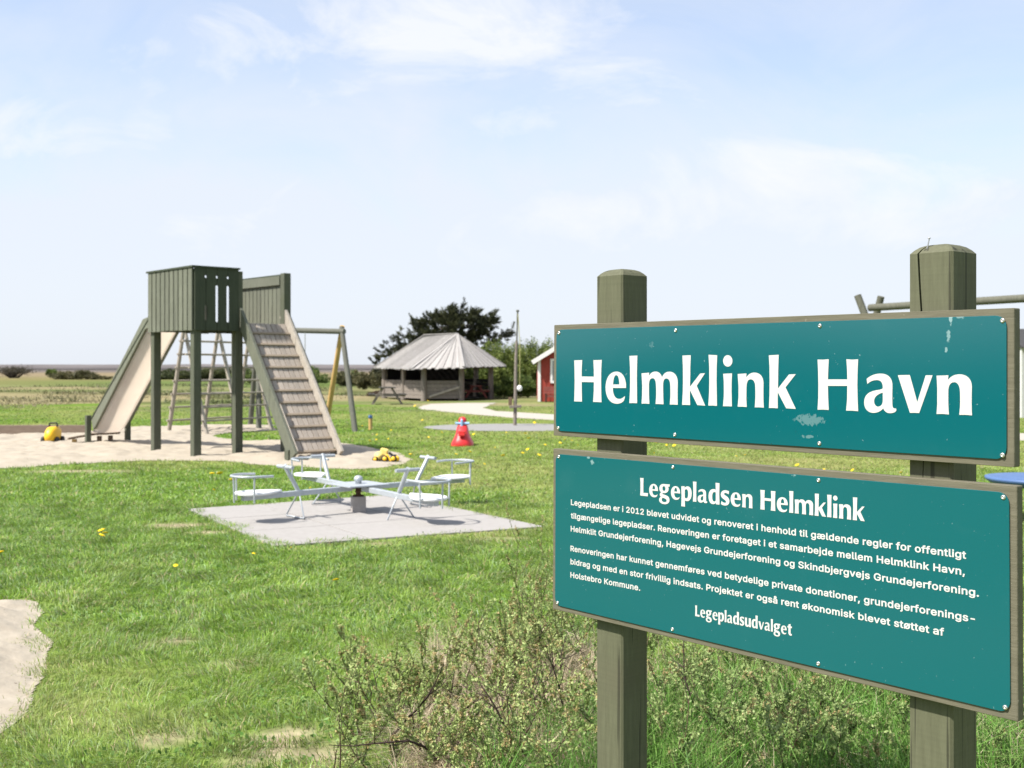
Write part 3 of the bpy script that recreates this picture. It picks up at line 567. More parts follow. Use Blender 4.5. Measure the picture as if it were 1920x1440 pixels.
for G, ox, oy, sc in ((G3, 1060, 640, 4.8), (G4, 1440, 640, 4.571)):
    for ch, pth in G:
        if ch == 'i': loops = [[(1421, 292), (1501, 288), (1497, 360), (1496, 440), (1499, 586), (1460, 584), (1419, 584), (1426, 500), (1427, 440), (1426, 360)], ell(1462, 176, 42, 52)]
        else: loops = parse(pth)
        b = [[onboard(ox + x / sc, oy + y / sc, LY) for x, y in L] for L in loops]
        if ch == 'i': title.loops([b[0]]); title.loops([b[1]])
        else: title.loops(b)
        if ch not in EM:
            us = [u for L in b for u, z in L]; zs = [z for L in b for u, z in L]; base = min(z for u, z in b[0]) if ch != 'e' and ch != 'a' else min(zs) + .0015
            EM[ch] = ([[(u - min(us), z - base) for u, z in L] for L in b], max(us) - min(us))
title.build('lettering', plates[0])
CAPH = .1345 * 0 + (lambda L: max(z for l in L for u, z in l))(EM['H'][0])
KX, KY = CAPH / 380 / .715, CAPH / 380
NEWG = {'L': 'M 0 381 L 36 379 L 72 381 L 68 280 L 67 64 L 168 70 L 161 34 L 161 0 L 0 0 L 5 110 L 5 280 Z',
 'p': 'M 0 290 L 68 297 L 66 265 C 85 290 105 301 125 301 C 185 301 206 240 206 160 C 206 60 165 -6 110 -6 C 95 -6 80 -2 70 5 L 75 -125 L 0 -125 L 6 80 Z M 70 60 L 70 210 C 80 235 90 240 100 240 C 125 240 136 205 136 155 C 136 90 125 50 98 50 C 88 50 78 53 70 60 Z',
 'd': 'M 132 432 L 207 430 L 202 200 L 207 0 L 140 -2 L 140 28 C 120 5 105 -6 82 -6 C 25 -6 0 60 0 145 C 0 235 35 301 100 301 C 112 301 125 297 136 291 Z M 136 235 L 137 75 C 125 55 115 50 105 50 C 80 50 70 90 70 145 C 70 205 85 242 112 242 C 122 242 130 240 136 235 Z',
 'u': 'M 0 295 L 73 297 L 69 110 C 69 75 80 60 98 60 C 115 60 125 72 132 85 L 131 296 L 205 296 L 200 150 L 206 0 L 140 -2 L 138 28 C 118 5 98 -6 72 -6 C 20 -6 2 35 2 100 Z',
 's': 'M 150 287 L 143 225 C 120 242 95 248 82 248 C 68 248 60 238 60 226 C 60 205 85 198 110 180 C 140 160 157 130 157 90 C 157 30 120 -6 70 -6 C 45 -6 20 0 0 15 L 10 78 C 35 55 55 48 72 48 C 88 48 95 58 95 72 C 95 92 75 102 50 120 C 20 140 -2 165 -2 205 C -2 262 35 301 88 301 C 110 301 132 296 150 287 Z',
 't': 'M 30 295 L 0 290 L 0 240 L 32 240 L 30 85 C 30 25 55 -6 100 -6 C 115 -6 130 -2 142 6 L 138 58 C 128 52 122 52 116 52 C 104 52 100 62 100 85 L 102 240 L 142 242 L 145 296 L 100 295 L 103 372 L 34 345 Z',
 'g': 'M 120 300 L 215 304 L 210 255 L 178 252 C 186 240 190 225 190 205 C 190 150 150 108 95 108 C 85 108 78 109 72 110 C 66 104 64 98 66 92 C 70 80 90 78 115 72 C 175 60 208 35 208 -25 C 208 -90 160 -125 98 -125 C 35 -125 -5 -95 -5 -45 C -5 -10 12 10 35 22 C 18 32 8 48 10 68 C 11 90 22 108 40 118 C 12 135 0 165 0 200 C 0 262 42 301 95 301 Z M 95 252 C 73 252 65 232 65 203 C 65 175 73 155 95 155 C 117 155 125 175 125 203 C 125 232 117 252 95 252 Z M 75 8 C 58 -2 50 -18 50 -38 C 50 -65 70 -82 102 -82 C 132 -82 150 -68 150 -45 C 150 -20 130 -10 105 -2 Z'}
for ch, pth in NEWG.items():
    L = [[(x * KX, y * KY) for x, y in l] for l in parse(pth)]; us = [u for l in L for u, z in l]; EM[ch] = ([[(u - min(us), z) for u, z in l] for l in L], max(us) - min(us))
def flared_line(text, p0, p1, cap, parent):
    u0, z0 = onboard(*p0, LY); u1, z1 = onboard(*p1, LY); adv = 0; pos = []; gap = .085 * CAPH
    for ch in text:
        if ch == ' ': adv += .42 * CAPH; continue
        pos.append((ch, adv)); adv += EM[ch][1] + gap * (.75 if ch in 'vk' else 1)
    adv -= gap; kx = (u1 - u0) / adv; kz = cap / CAPH; f = Flat2D()
    for ch, a in pos:
        def T(L): return [(u0 + (a + u) * kx, z0 + (z1 - z0) * (a + u) / adv + z * kz) for u, z in L]
        if ch == 'i':
            for L in EM[ch][0]: f.loops([T(L)])
        else: f.loops([T(L) for L in EM[ch][0]])
    f.build('lettering', parent)
def capz(px, y0, y1): return abs(onboard(px, y0)[1] - onboard(px, y1)[1])
flared_line('Legepladsen Helmklink', (1200.4, 929), (1620.8, 977.5), capz(1418, 916.5, 953), plates[1])
flared_line('Legepladsudvalget', (1303.5, 1155), (1485, 1192), capz(1304, 1134.8, 1155), plates[1])
import os
try: SANS = bpy.data.fonts.load(os.path.join(bpy.utils.system_resource('DATAFILES', path='fonts'), 'Inter.woff2'))     # Blender's own bundled sans
except Exception: SANS = None
def area2(L): return sum(L[i - 1][0] * L[i][1] - L[i][0] * L[i - 1][1] for i in range(len(L))) / 2
def grow(L, d):                                        # push a closed outline outwards by d (inwards for holes, by winding)
    out = []; n = len(L)
    for i in range(n):
        a, b, c_ = Vector(L[i - 1]), Vector(L[i]), Vector(L[(i + 1) % n]); e0 = (b - a).normalized(); e1 = (c_ - b).normalized()
        n0 = Vector((e0.y, -e0.x)); n1 = Vector((e1.y, -e1.x)); m_ = n0 + n1
        m_ = m_.normalized() if m_.length > 1e-4 else n0; k = max(.5, m_.dot(n0)); out.append(tuple(b + m_ * d / k))
    return out
def font_line(text, p0, p1, capH, parent):
    u0, z0 = onboard(*p0, LY); u1, z1 = onboard(*p1, LY)
    cu = bpy.data.curves.new('line', 'FONT'); cu.body = text; cu.size = 1; cu.space_character = 1.04
    if SANS: cu.font = SANS
    ob = bpy.data.objects.new('line', cu); COL.objects.link(ob); bpy.context.view_layer.update()
    dg = bpy.context.evaluated_depsgraph_get(); cv = ob.evaluated_get(dg).to_curve(dg); loops = []
    for sp_ in cv.splines:
        bp_ = sp_.bezier_points; L = []
        for i in range(len(bp_)):
            a, b = bp_[i], bp_[(i + 1) % len(bp_)]; P0, P1, P2, P3 = a.co, a.handle_right, b.handle_left, b.co
            straight = abs((P3 - P0).normalized().cross((P1 - P0).normalized() if (P1 - P0).length > 1e-6 else Vector((0, 0, 0))).z) < .02 and abs((P3 - P0).normalized().cross((P3 - P2).normalized() if (P3 - P2).length > 1e-6 else Vector((0, 0, 0))).z) < .02
            for k in range(1 if straight else 4):
                t = k / 4; q_ = P0 * (1 - t) ** 3 + P1 * 3 * t * (1 - t) ** 2 + P2 * 3 * t * t * (1 - t) + P3 * t ** 3
                if not L or (Vector(L[-1]) - q_.xy).length > 1e-4: L.append((q_.x, q_.y))
        if len(L) > 2 and (Vector(L[0]) - Vector(L[-1])).length < 1e-4: L.pop()
        if len(L) > 2: loops.append(L)
    bpy.data.objects.remove(ob)
    big = max(loops, key=lambda L: abs(area2(L))); sg = 1 if area2(big) > 0 else -1
    if sg < 0: loops = [L[::-1] for L in loops]
    xs = [x for L in loops for x, y in L]; x0, x1 = min(xs), max(xs); kx = (u1 - u0) / (x1 - x0); kz = capH / .745; mb = MB(); BO = .020
    groups = []
    for L in sorted(loops, key=lambda L: min(p[0] for p in L)):
        lo, hi = min(p[0] for p in L), max(p[0] for p in L)
        if groups and lo < groups[-1][1]: groups[-1][0].append(L); groups[-1][1] = max(groups[-1][1], hi)
        else: groups.append([[L], hi])
    for gl, _ in groups:
        gl = [grow(L, BO) for L in gl]; pts = [Vector(p) for L in gl for p in L]; ed = []; o = 0
        for L in gl: ed += [(o + i, o + (i + 1) % len(L)) for i in range(len(L))]; o += len(L)
        vo, _e, fo, *_r = delaunay_2d_cdt(pts, ed, [], 0, 1e-5); keep = []
        for f in fo:
            c_ = sum((vo[i] for i in f), Vector((0, 0))) / len(f); w = 0
            for L in gl:
                for i in range(len(L)):
                    (ax_, ay_), (bx_, by_) = L[i - 1], L[i]
                    if (ay_ <= c_.y) != (by_ <= c_.y) and c_.x < (bx_ - ax_) * (c_.y - ay_) / (by_ - ay_) + ax_: w += 1 if by_ > ay_ else -1
            if w > 0: keep.append(tuple(f))
        mb.add([(u0 + (p.x - x0) * kx, LY, z0 + (z1 - z0) * (p.x - x0) / (x1 - x0) + p.y * kz) for p in vo], keep)
    mb.build('lettering', M['letter'], parent, local=True)
ch_ = capz(1071, 932.3, 946.6)
for t, a, b in (('Legepladsen er i 2012 blevet udvidet og renoveret i henhold til g\u00e6ldende regler for offentligt', (1070.8, 946.5), (1811, 1047.5)),
                ('tilg\u00e6ngelige legepladser. Renoveringen er foretaget i et samarbejde mellem Helmklink Havn,', (1070.8, 971.5), (1808.6, 1078.5)),
                ('Helmklit Grundejerforening, Hagevejs Grundejerforening og Skindbjergvejs Grundejerforening.', (1070.4, 996), (1835, 1118.6)),
                ('Renoveringen har kunnet gennemf\u00f8res ved betydelige private donationer, grundejerforenings-', (1070, 1033), (1827.6, 1167)),
                ('bidrag og med en stor frivillig indsats. Projektet er ogs\u00e5 rent \u00f8konomisk blevet st\u00f8ttet af', (1070, 1057.5), (1769.7, 1192)),
                ('Holstebro Kommune.', (1069.8, 1082.5), (1200, 1107.5))):
    font_line(t, a, b, ch_, plates[1])

#@@TOWER
# ------------------------------------------------------------------ slide tower
O = Vector((-5.62, 20.4, 0)); AV = Vector((-.661, .750, 0)); BV = Vector((.750, .661, 0)); ZV = Vector((0, 0, 1))
def T(a, b, z): return O + AV * a + BV * b + ZV * z
tower = thing('slide_tower', 'green wooden slide tower with plank cabin, climbing ramp and pale slide standing in sand', 'play tower', tuple(O))
S = 1.85; PW = .145; ZB, ZF, ZT = 2.27, 2.40, 3.40
rot = Matrix(((BV.x, AV.x, 0), (BV.y, AV.y, 0), (0, 0, 1)))
def lbox(mb, a0, a1, b0, b1, z0, z1): return mb.box(T((a0 + a1) / 2, (b0 + b1) / 2, (z0 + z1) / 2), (abs(b1 - b0), abs(a1 - a0), abs(z1 - z0)), rot)
for (a, b, zt, z0) in ((.10, .085, 3.36, -.05), (S - .10, .085, 3.36, -.10), (.10, .90, 3.36, .0), (.085, S + .04, 3.38, -.02), (S - .09, S - .09, 3.30, 0)):
    lbox(MB(), a - PW / 2, a + PW / 2, b - PW / 2, b + PW / 2, z0, zt).build('post', M['tower_post_shaded'], tower, bevel=.008)
fl_ = MB()
for k in range(12): lbox(fl_, .03, S - .03, .03 + k * .15, .165 + k * .15, ZF - .035, ZF)
fl_.build('deck', M['ramp_wood'], tower)
jo = MB(); lbox(jo, .045, .09, .03, S, ZB + .01, ZF - .04); lbox(jo, S - .09, S - .045, .03, S, ZB + .01, ZF - .04); lbox(jo, .1, S - .1, .18, .23, ZB + .01, ZF - .04); lbox(jo, .1, S - .1, S - .2, S - .15, ZB + .01, ZF - .04)
jo.build('joist', M['tower_wood_shaded'], tower)
w = MB(); nb_ = 10; bw = S / nb_
for k in range(nb_): lbox(w, k * bw + .017, (k + 1) * bw - .017, -.036, -.004 + random.uniform(-.004, .002), ZB + random.uniform(-.008, .008), ZT - .02)
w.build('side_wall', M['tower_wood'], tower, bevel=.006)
bk = MB(); lbox(bk, .02, S - .02, -.003, .01, ZB + .03, ZT - .03); bk.build('wall_backing', M['tower_wood_shaded'], tower)
cp = MB(); lbox(cp, -.05, S + .03, -.055, .05, ZT - .018, ZT + .014); cp.build('wall_cap', M['tower_wood_shaded'], tower)
# front wall: four boards whose edges are cut out into small holes and long slots
fw = MB(); L4 = .86; bw = L4 / 4
for k in range(4):
    e0, e1 = k * bw, (k + 1) * bw; gap = .004
    def edge(bx, sgn, rev, gi):
        prof = [(gap, ZB + .0)]
        if 0 <= gi < 3:
            zlo, zhi = (2.45, 2.72) if gi == 0 else (2.42, 3.08)
            for (z0, z1, hw) in ((zlo, zhi, .028), (3.20, 3.25, .024)):
                prof += [(gap, z0)] + [(gap + (hw - gap) * math.sin(math.pi / 2 * t), z0 + .03 * (1 - math.cos(math.pi / 2 * t)) ) for t in (.4, .7, 1)] + [(gap + (hw - gap) * math.sin(math.pi / 2 * t), z1 - .03 * (1 - math.cos(math.pi / 2 * t))) for t in (1, .7, .4)] + [(gap, z1)]
        prof.append((gap, ZT - .02)); prof = [(bx + sgn * a, z) for a, z in prof]; return prof[::-1] if rev else prof
    poly = edge(e1, -1, False, k) + edge(e0, 1, True, k - 1)
    fw.prism([T(-.032, b, z) for b, z in poly], AV * .028)
fw.build('slotted_wall', M['tower_wood_shaded'], tower)
bt = MB(); lbox(bt, -.003, .03, .02, L4, 2.33, 2.40); lbox(bt, -.003, .03, .02, L4, 3.10, 3.18); lbox(bt, -.003, .03, .02, L4, 3.27, 3.33)
for k in (0,): lbox(bt, -.002, .012, bw * (k + 1) - .04, bw * (k + 1) + .04, 2.72, 3.10)
bt.build('batten', M['tower_wood_shaded'], tower)
cp = MB(); lbox(cp, -.055, .05, .051, L4 + .02, ZT - .018, ZT + .012); cp.build('wall_cap', M['tower_wood_shaded'], tower)
# far side wall and its corner
w = MB(); 
for k in range(11): lbox(w, .205 + k * .15, .338 + k * .15, S - .004, S + .02 + random.uniform(-.003, .003), ZB, 3.24)
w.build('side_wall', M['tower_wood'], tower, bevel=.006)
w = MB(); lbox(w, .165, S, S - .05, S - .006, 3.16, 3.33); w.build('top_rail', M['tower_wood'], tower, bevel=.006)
w = MB(); lbox(w, .15, S + .02, S - .03, S + .03, 3.334, 3.36); w.build('wall_cap', M['tower_wood_shaded'], tower)
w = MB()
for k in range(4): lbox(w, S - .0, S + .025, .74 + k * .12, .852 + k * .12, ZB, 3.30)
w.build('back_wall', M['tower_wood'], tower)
# climbing ramp
ramp0, ramp1 = Vector((-.02, 0, ZF + .02)), Vector((-1.78, 0, .10))
def Rp(t, b, off=0):      # t 0..1 down the ramp, off = height above the ramp plane
    a = ramp0.x + (ramp1.x - ramp0.x) * t; z = ramp0.z + (ramp1.z - ramp0.z) * t; d = Vector((ramp1.x - ramp0.x, ramp1.z - ramp0.z)).normalized()
    return T(a - d.y * -1 * off * -1 if False else a + d.y * off, b, z - d.x * off)
rl = math.hypot(1.76, 2.32); dr = MB(); cl = MB(); nst = 11
rd = (Rp(1, 0) - Rp(0, 0)).normalized(); rn = rd.cross(BV); rn = rn if rn.z > 0 else -rn
def ramp_board(mb, t0, t1, b0, b1, o0, o1):
    c = (Rp((t0 + t1) / 2, (b0 + b1) / 2)) + rn * (o0 + o1) / 2; m3 = Matrix((BV, rd, rn)).transposed()
    mb.box(c, (b1 - b0, rl * (t1 - t0), o1 - o0), m3)
for k in range(8): ramp_board(dr, .0, .985, .985 + k * .105, 1.078 + k * .105, -.030, random.uniform(-.004, .004))
dr.build('ramp_deck', M['ramp_wood'], tower, bevel=.004)
for k in range(nst):
    t = .075 + k * .0895; c_ = MB(); ramp_board(c_, t, t + .015, .985, 1.825, .0035, .030); c_.build('ramp_cleat', M['cleat'], tower, bevel=.004)
for b0, mt in ((.905, 'tower_wood'), (1.83, 'pale_wood')):
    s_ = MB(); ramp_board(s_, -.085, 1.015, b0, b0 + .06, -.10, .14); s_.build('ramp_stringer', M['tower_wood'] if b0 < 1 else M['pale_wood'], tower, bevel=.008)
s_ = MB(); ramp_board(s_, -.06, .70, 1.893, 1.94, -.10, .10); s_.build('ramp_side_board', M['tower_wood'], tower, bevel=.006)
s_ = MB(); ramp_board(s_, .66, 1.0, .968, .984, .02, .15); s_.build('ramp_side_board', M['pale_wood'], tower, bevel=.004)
for b in (.94, 1.86): lbox(MB(), -1.74, -1.61, b - .065, b + .065, -.05, .20).build('ramp_leg', M['tower_post_shaded'], tower, bevel=.006)
# slide: descends away behind the tower; its pale underside faces the photographer
prof = [(S + .0, ZF + .02), (S + .25, ZF - .02)] + [(S + .25 + k * .2, ZF - .02 - k * .2 * .80) for k in range(1, 13)]
lastA, lastZ = prof[-1]; prof = [p for p in prof if p[1] > .36]; pa, pz = prof[-1]
prof += [(pa + .13, pz - .09), (pa + .28, pz - .15), (pa + .46, pz - .175)]
def slide_strip(b0, b1, o0, o1, curve=0):
    rings = []
    for i, (a, z) in enumerate(prof):
        a2, z2 = prof[min(i + 1, len(prof) - 1)]; a1, z1 = prof[max(i - 1, 0)]; d = Vector((a2 - a1, z2 - z1)).normalized(); nn = Vector((-d.y, d.x)); nn = nn if nn.y > 0 else -nn
        ring = []; K = 7
        for k in range(K): t = k / (K - 1); cv = curve * (1 - (2 * t - 1) ** 2); ring.append(T(a + nn.x * (o0 - cv), b0 + (b1 - b0) * t, z + nn.y * (o0 - cv)))
        for k in range(K - 1, -1, -1): t = k / (K - 1); cv = curve * (1 - (2 * t - 1) ** 2); ring.append(T(a + nn.x * (o1 - cv), b0 + (b1 - b0) * t, z + nn.y * (o1 - cv)))
        rings.append(ring)
    return MB().loft(rings, smooth=True)
slide_strip(.075, .68, -.03, -.012, .07).build('slide_trough', M['slide'], tower)
for b0 in (.012, .683):
    mb = MB()
    pts = [(a, z) for a, z in prof[:-2]]
    top = [(a + .08, z + .15) for a, z in pts]; bot = [(a - .02, z - .045) for a, z in pts]
    mb.prism([T(a, b0, z) for a, z in bot + top[::-1]], BV * .055); mb.build('slide_side', M['tower_wood'], tower, bevel=.006)
    hr = MB(); hr.bar(T(S - .02, b0 + .027, top[0][1] + .015), T(top[-1][0] + .02, b0 + .027, top[-1][1] + .015), .075, .03, BV); hr.build('slide_rail', M['tower_wood_shaded'], tower, bevel=.005)
for b in (-.03, .775): lbox(MB(), 4.72 if b < 0 else 4.62, 4.82 if b < 0 else 4.72, b - .05, b + .05, -.05, .62).build('slide_leg', M['tower_post_shaded'], tower, bevel=.006)

# low wooden plank table at the foot of the slide
tb0 = gp(173, 834); pt = thing('sand_table', 'low brown plank table in the sand under the foot of the slide', 'play table', tuple(tb0))
mb = MB(); mb.bar(tb0 + Vector((-.48, -.05, .13)), tb0 + Vector((.02, .25, .22)), .18, .03, (0.3, 1, 0)); mb.build('board', M['brown_wood'], pt)
mb = MB(); mb.bar(tb0 + Vector((-.05, .10, .215)), tb0 + Vector((.50, .20, .235)), .22, .035, (0, 1, 0)); mb.build('board', M['brown_wood'], pt)
for dx, dy, h in ((-.37, .0, .14), (.12, .08, .20), (.33, .14, .205)): MB().box(tb0 + Vector((dx, dy, h / 2 - .02)), (.08, .08, h)).build('leg', M['fresh_wood'] if dx < 0 else M['brown_wood'], pt, bevel=.006)

# timber edging board behind the sand
e0 = Vector((-18.5, 27.6, 0)); ed = thing('timber_edging', 'long low brown plank edging the back of the sand pit', 'edging', tuple(e0))
mb = MB(); mb.box((-14.3, 27.6, .11), (8.4, .07, .25)); mb.build('plank', M['edging'], ed, bevel=.01)
for k in range(3): MB().box((-17.5 + k * 3.1, 27.68, .1), (.09, .09, .28)).build('stake', M['edging'], ed)

#@@CLIMB
# ------------------------------------------------------------------ climbing frame of logs
c0 = Vector((-7.95, 28.0, 0)); c2 = Vector((-6.85, 30.2, 0)); ax = (c2 - c0); sp = Vector((.93, -.30, 0))
cf = thing('climbing_frame', 'weathered log climbing frame with three A-shaped ladders and rungs', 'climbing frame', tuple(c0))
for k in range(3):
    b = c0 + ax * k / 2; top = b + Vector((0, 0, 2.55))
    for sgn, mt in ((-1, 'log'), (1, 'pale_wood')):
        f0 = b + sp * (.46 if sgn < 0 else .66) * sgn + Vector((0, 0, -.05)); t2 = top - sp * .05 * sgn + ax.normalized() * .075 * sgn
        MB().tube([f0, t2], [.055, .045], 10).build('leg', M[mt], cf)
for sgn in (-1, 1):
    for i in range(7):
        t = (i + 1) / 7.6; z = 2.45 * t; off = (1 - t) * (.46 if sgn < 0 else .66) * sgn + .0
        mb = MB(); p = c0 + sp * off + Vector((0, 0, z)); mb.tube([p - ax.normalized() * .12, p + ax + ax.normalized() * .12], .024, 8); mb.build('rung', M['log'], cf)

# ------------------------------------------------------------------ swing behind the tower
s0 = at(640, 621, 30.0); s0.z = 0
sw = thing('swing_frame', 'wooden swing frame with one fresh yellow leg behind the slide tower', 'swing', tuple(s0))
be = Vector((s0.x, 30.0, 2.55)); bw_ = Vector((-6.9, 31.2, 2.64)); dv = (bw_ - be).normalized()
MB().tube([be - dv * .1, bw_ + dv * .1], .07, 12).build('beam', M['dark_log'], sw)
def leg(top, foot, mt, ext=.13):
    d = (top - foot).normalized(); MB().tube([foot - Vector((0, 0, .05)), top + d * ext], [.075, .062], 10).build('leg', M[mt], sw)
leg(be + Vector((.02, -.0, 0)), Vector((be.x + .50, 29.0, 0)) , 'dark_log'); leg(be + Vector((-.02, .15, 0)), Vector((be.x - .62, 31.3, 0)), 'fresh_wood', .16)
leg(bw_ + Vector((.05, 0, 0)), Vector((bw_.x + .3, 30.1, 0)), 'dark_log'); leg(bw_ + Vector((0, .15, 0)), Vector((bw_.x - .4, 32.2, 0)), 'dark_log')
for q in (.42, .70):
    pA = be + (bw_ - be) * (q - .085); pB = be + (bw_ - be) * (q + .085)
    if q == .42: pA = at(572, 625, 30.4); pA.z = 2.5; pB = pA + dv * .5; pB.z = 2.52
    ch = MB(); ch.tube([pA, pA - Vector((0, 0, 1.95))], .012, 6); ch.tube([pB, pB - Vector((0, 0, 1.95))], .012, 6); ch.build('chain', M['screw'], sw)
    mb = MB(); mb.bar(pA - Vector((0, 0, 1.96)), pB - Vector((0, 0, 1.96)), .18, .03, (dv.y, -dv.x, 0)); mb.build('seat', M['black_plastic'], sw, bevel=.008)

# short yellow stake with a blue top
g = gp(694.5, 806); st = thing('marker_stake', 'short yellow wooden stake with a blue painted top in the lawn', 'stake', tuple(g))
MB().tube([g, g + Vector((0, 0, .30))], .05, 10).build('shaft', M['fresh_wood'], st); MB().lathe([(.052, 0), (.055, .06), (.035, .085), (.002, .09)], g + Vector((0, 0, .295)), 12).build('cap', M['blue_paint'], st)

#@@MERRY
# ------------------------------------------------------------------ four seat roundabout
mc = Vector((-1.69, 12.70, 0)); mg = thing('roundabout', 'grey steel four-seat roundabout with white round seats on the concrete pad', 'roundabout', tuple(mc))
MB().box(mc + Vector((0, 0, .09)), (.145, .145, .20), Matrix.Rotation(R(18), 3, 'Z')).build('pedestal', M['concrete'], mg, bevel=.006)
MB().lathe([(.062, .19), (.062, .205), (.03, .21), (.028, .235), (.042, .24), (.042, .25), (.03, .255), (.035, .30)], mc, 16).build('axle', M['rust'], mg)
MB().box(mc + Vector((0, 0, .322)), (.50, .50, .016), Matrix.Rotation(R(38), 3, 'Z')).build('hub_plate', M['steel'], mg, bevel=.003)
MB().lathe([(.034, .331), (.036, .36), (.046, .365), (.05, .385), (.042, .405), (.02, .418), (.002, .42)], mc, 14).build('hub_nut', M['steel'], mg)
for ang, tilt in ((222, .0), (311, -.028), (124, .01), (38, .006)):
    d = Vector((math.cos(R(ang)), math.sin(R(ang)), 0)); s_ = Vector((-d.y, d.x, 0)); z0 = .285 + 0
    def Q(r, t, z): return mc + d * r + s_ * t + Vector((0, 0, z + tilt * r))
    arm = MB(); arm.bar(Q(.10, 0, .285), Q(1.42, 0, .275), .06, .055, s_); arm = arm.build('arm', M['steel'], mg, bevel=.005)
    n = 36; top = []; 
    for k in range(n):
        th = 2 * math.pi * k / n; rr = .185; x_ = rr * math.cos(th); y_ = rr * math.sin(th)
        if x_ < 0: x_ *= 1 + .85 * (1 - abs(y_) / rr) ** 1.2; 
        top.append((1.30 + x_, y_))
    seat = MB(); seat.loft([[Q(1.30 + (a - 1.30) * sc, b * sc, z) for a, b in top] for z, sc in ((.305, .93), (.312, 1.0), (.326, 1.0), (.334, .96), (.338, .75))]); seat = seat.build('seat', M['white_seat'], mg)
    hoop = MB(); pts = [Q(1.17, -.185, .495), Q(1.30, -.20, .50)] + [Q(1.32 + .20 * math.sin(t), -.20 * math.cos(t), .50) for t in (math.pi * k / 8 for k in range(1, 8))] + [Q(1.30, .20, .50), Q(1.17, .185, .495)]
    hoop.tube(pts, .013, 8); hoop.build('back_rail', M['steel'], mg)
    for th in (-70, 0, 70):
        p = (1.32 + .20 * math.cos(R(th)), .20 * math.sin(R(th))); rp = MB(); rp.tube([Q(p[0], p[1], .50), Q(p[0] - .01 * math.cos(R(th)), p[1] * .97, .235)], .0095, 8); rp.build('rail_post', M['steel'], mg)
    hp = MB(); hp.tube([Q(.76, 0, .30), Q(.93, 0, .585)], .023, 10); hp = hp.build('handle_post', M['steel'], mg)
    hb = MB(); hb.tube([Q(.92, -.15, .565), Q(.92, .15, .565)], .019, 8); hb.build('handle_bar', M['steel'], mg)
    fr = MB(); fr.tube([Q(.76, .02, .27), Q(.80, .17, .045), Q(.80, .19, .03), Q(.80, -.17, .03), Q(.80, -.17, .045), Q(.76, -.02, .27)], .0085, 8); fr.build('foot_rest', M['steel'], mg)

#@@TOYS
# ------------------------------------------------------------------ toys
g = gp(867, 835); rk = thing('rocking_toy', 'red plastic rocking toy with pale blue handles on the grass', 'rocker', tuple(g))
sec = [(0, .235, .42), (.06, .225, .43), (.16, .17, .37), (.25, .135, .30), (.31, .125, .26), (.37, .115, .18), (.42, .095, .12), (.47, .075, .09)]
rings = []
for z, hx, hy in sec:
    ring = []
    for k in range(24):
        th = 2 * math.pi * k / 24; cx_, sy_ = math.cos(th), math.sin(th); e = .62
        ring.append(g + Vector((hx * math.copysign(abs(cx_) ** e, cx_), hy * math.copysign(abs(sy_) ** e, sy_) + .05, z)))
    rings.append(ring)
MB().loft(rings, smooth=True).build('body', M['red_plastic'], rk)
MB().lathe([(.02, 0), (.075, .02), (.088, .08), (.075, .13), (.03, .155), (.002, .16)], g + Vector((0, .08, .43)), 18).build('head', M['red_plastic'], rk)
mb = MB(); mb.box(g + Vector((0, -.30, .285)), (.15, .10, .07)); mb.build('front_seat', M['red_plastic'], rk, bevel=.02)
mb = MB(); mb.box(g + Vector((0, -.335, .235)), (.13, .06, .05)); mb.build('seat_recess', M['red_plastic'], rk, bevel=.01)
mb = MB(); mb.tube([g + Vector((-.145, -.05, .455)), g + Vector((.145, -.05, .455))], .026, 10); mb.build('handle', M['blue_plastic'], rk)
mb = MB(); mb.box(g + Vector((-.01, -.07, .465)), (.05, .07, .15)); mb.build('handle_post', M['blue_plastic'], rk, bevel=.015)

g = gp(99, 832); yc = thing('ride_on_car', 'yellow ride-on toy car with black wheels standing in the sand by the plank', 'toy car', tuple(g))
rings = []
for z, hx, hy, oy in ((.05, .12, .22, 0), (.09, .17, .26, 0), (.18, .185, .27, 0), (.27, .175, .25, .02), (.33, .145, .20, .04), (.36, .10, .14, .06)):
    rings.append([g + Vector((hx * .74 * math.copysign(abs(math.cos(t)) ** .8, math.cos(t)), oy + hy * math.copysign(abs(math.sin(t)) ** .8, math.sin(t)), z)) for t in (2 * math.pi * k / 24 for k in range(24))])
MB().loft(rings, smooth=True).build('body', M['yellow_plastic'], yc)
for dx, dy in ((-.15, -.12), (.135, -.12), (-.15, .16), (.135, .16)):
    MB().lathe([(.04, -.035), (.075, -.03), (.08, 0), (.075, .03), (.04, .035)], g + Vector((dx, dy, .078)), 16, m=Matrix.Rotation(R(90), 3, 'Y')).build('wheel', M['black_plastic'], yc)
mb = MB(); mb.tube([g + Vector((-.085, .02, .32)), g + Vector((-.08, .03, .42)), g + Vector((-.06, .03, .435)), g + Vector((.06, .03, .435)), g + Vector((.08, .03, .42)), g + Vector((.085, .02, .31))], .018, 8); mb.build('handle_hoop', M['black_plastic'], yc)

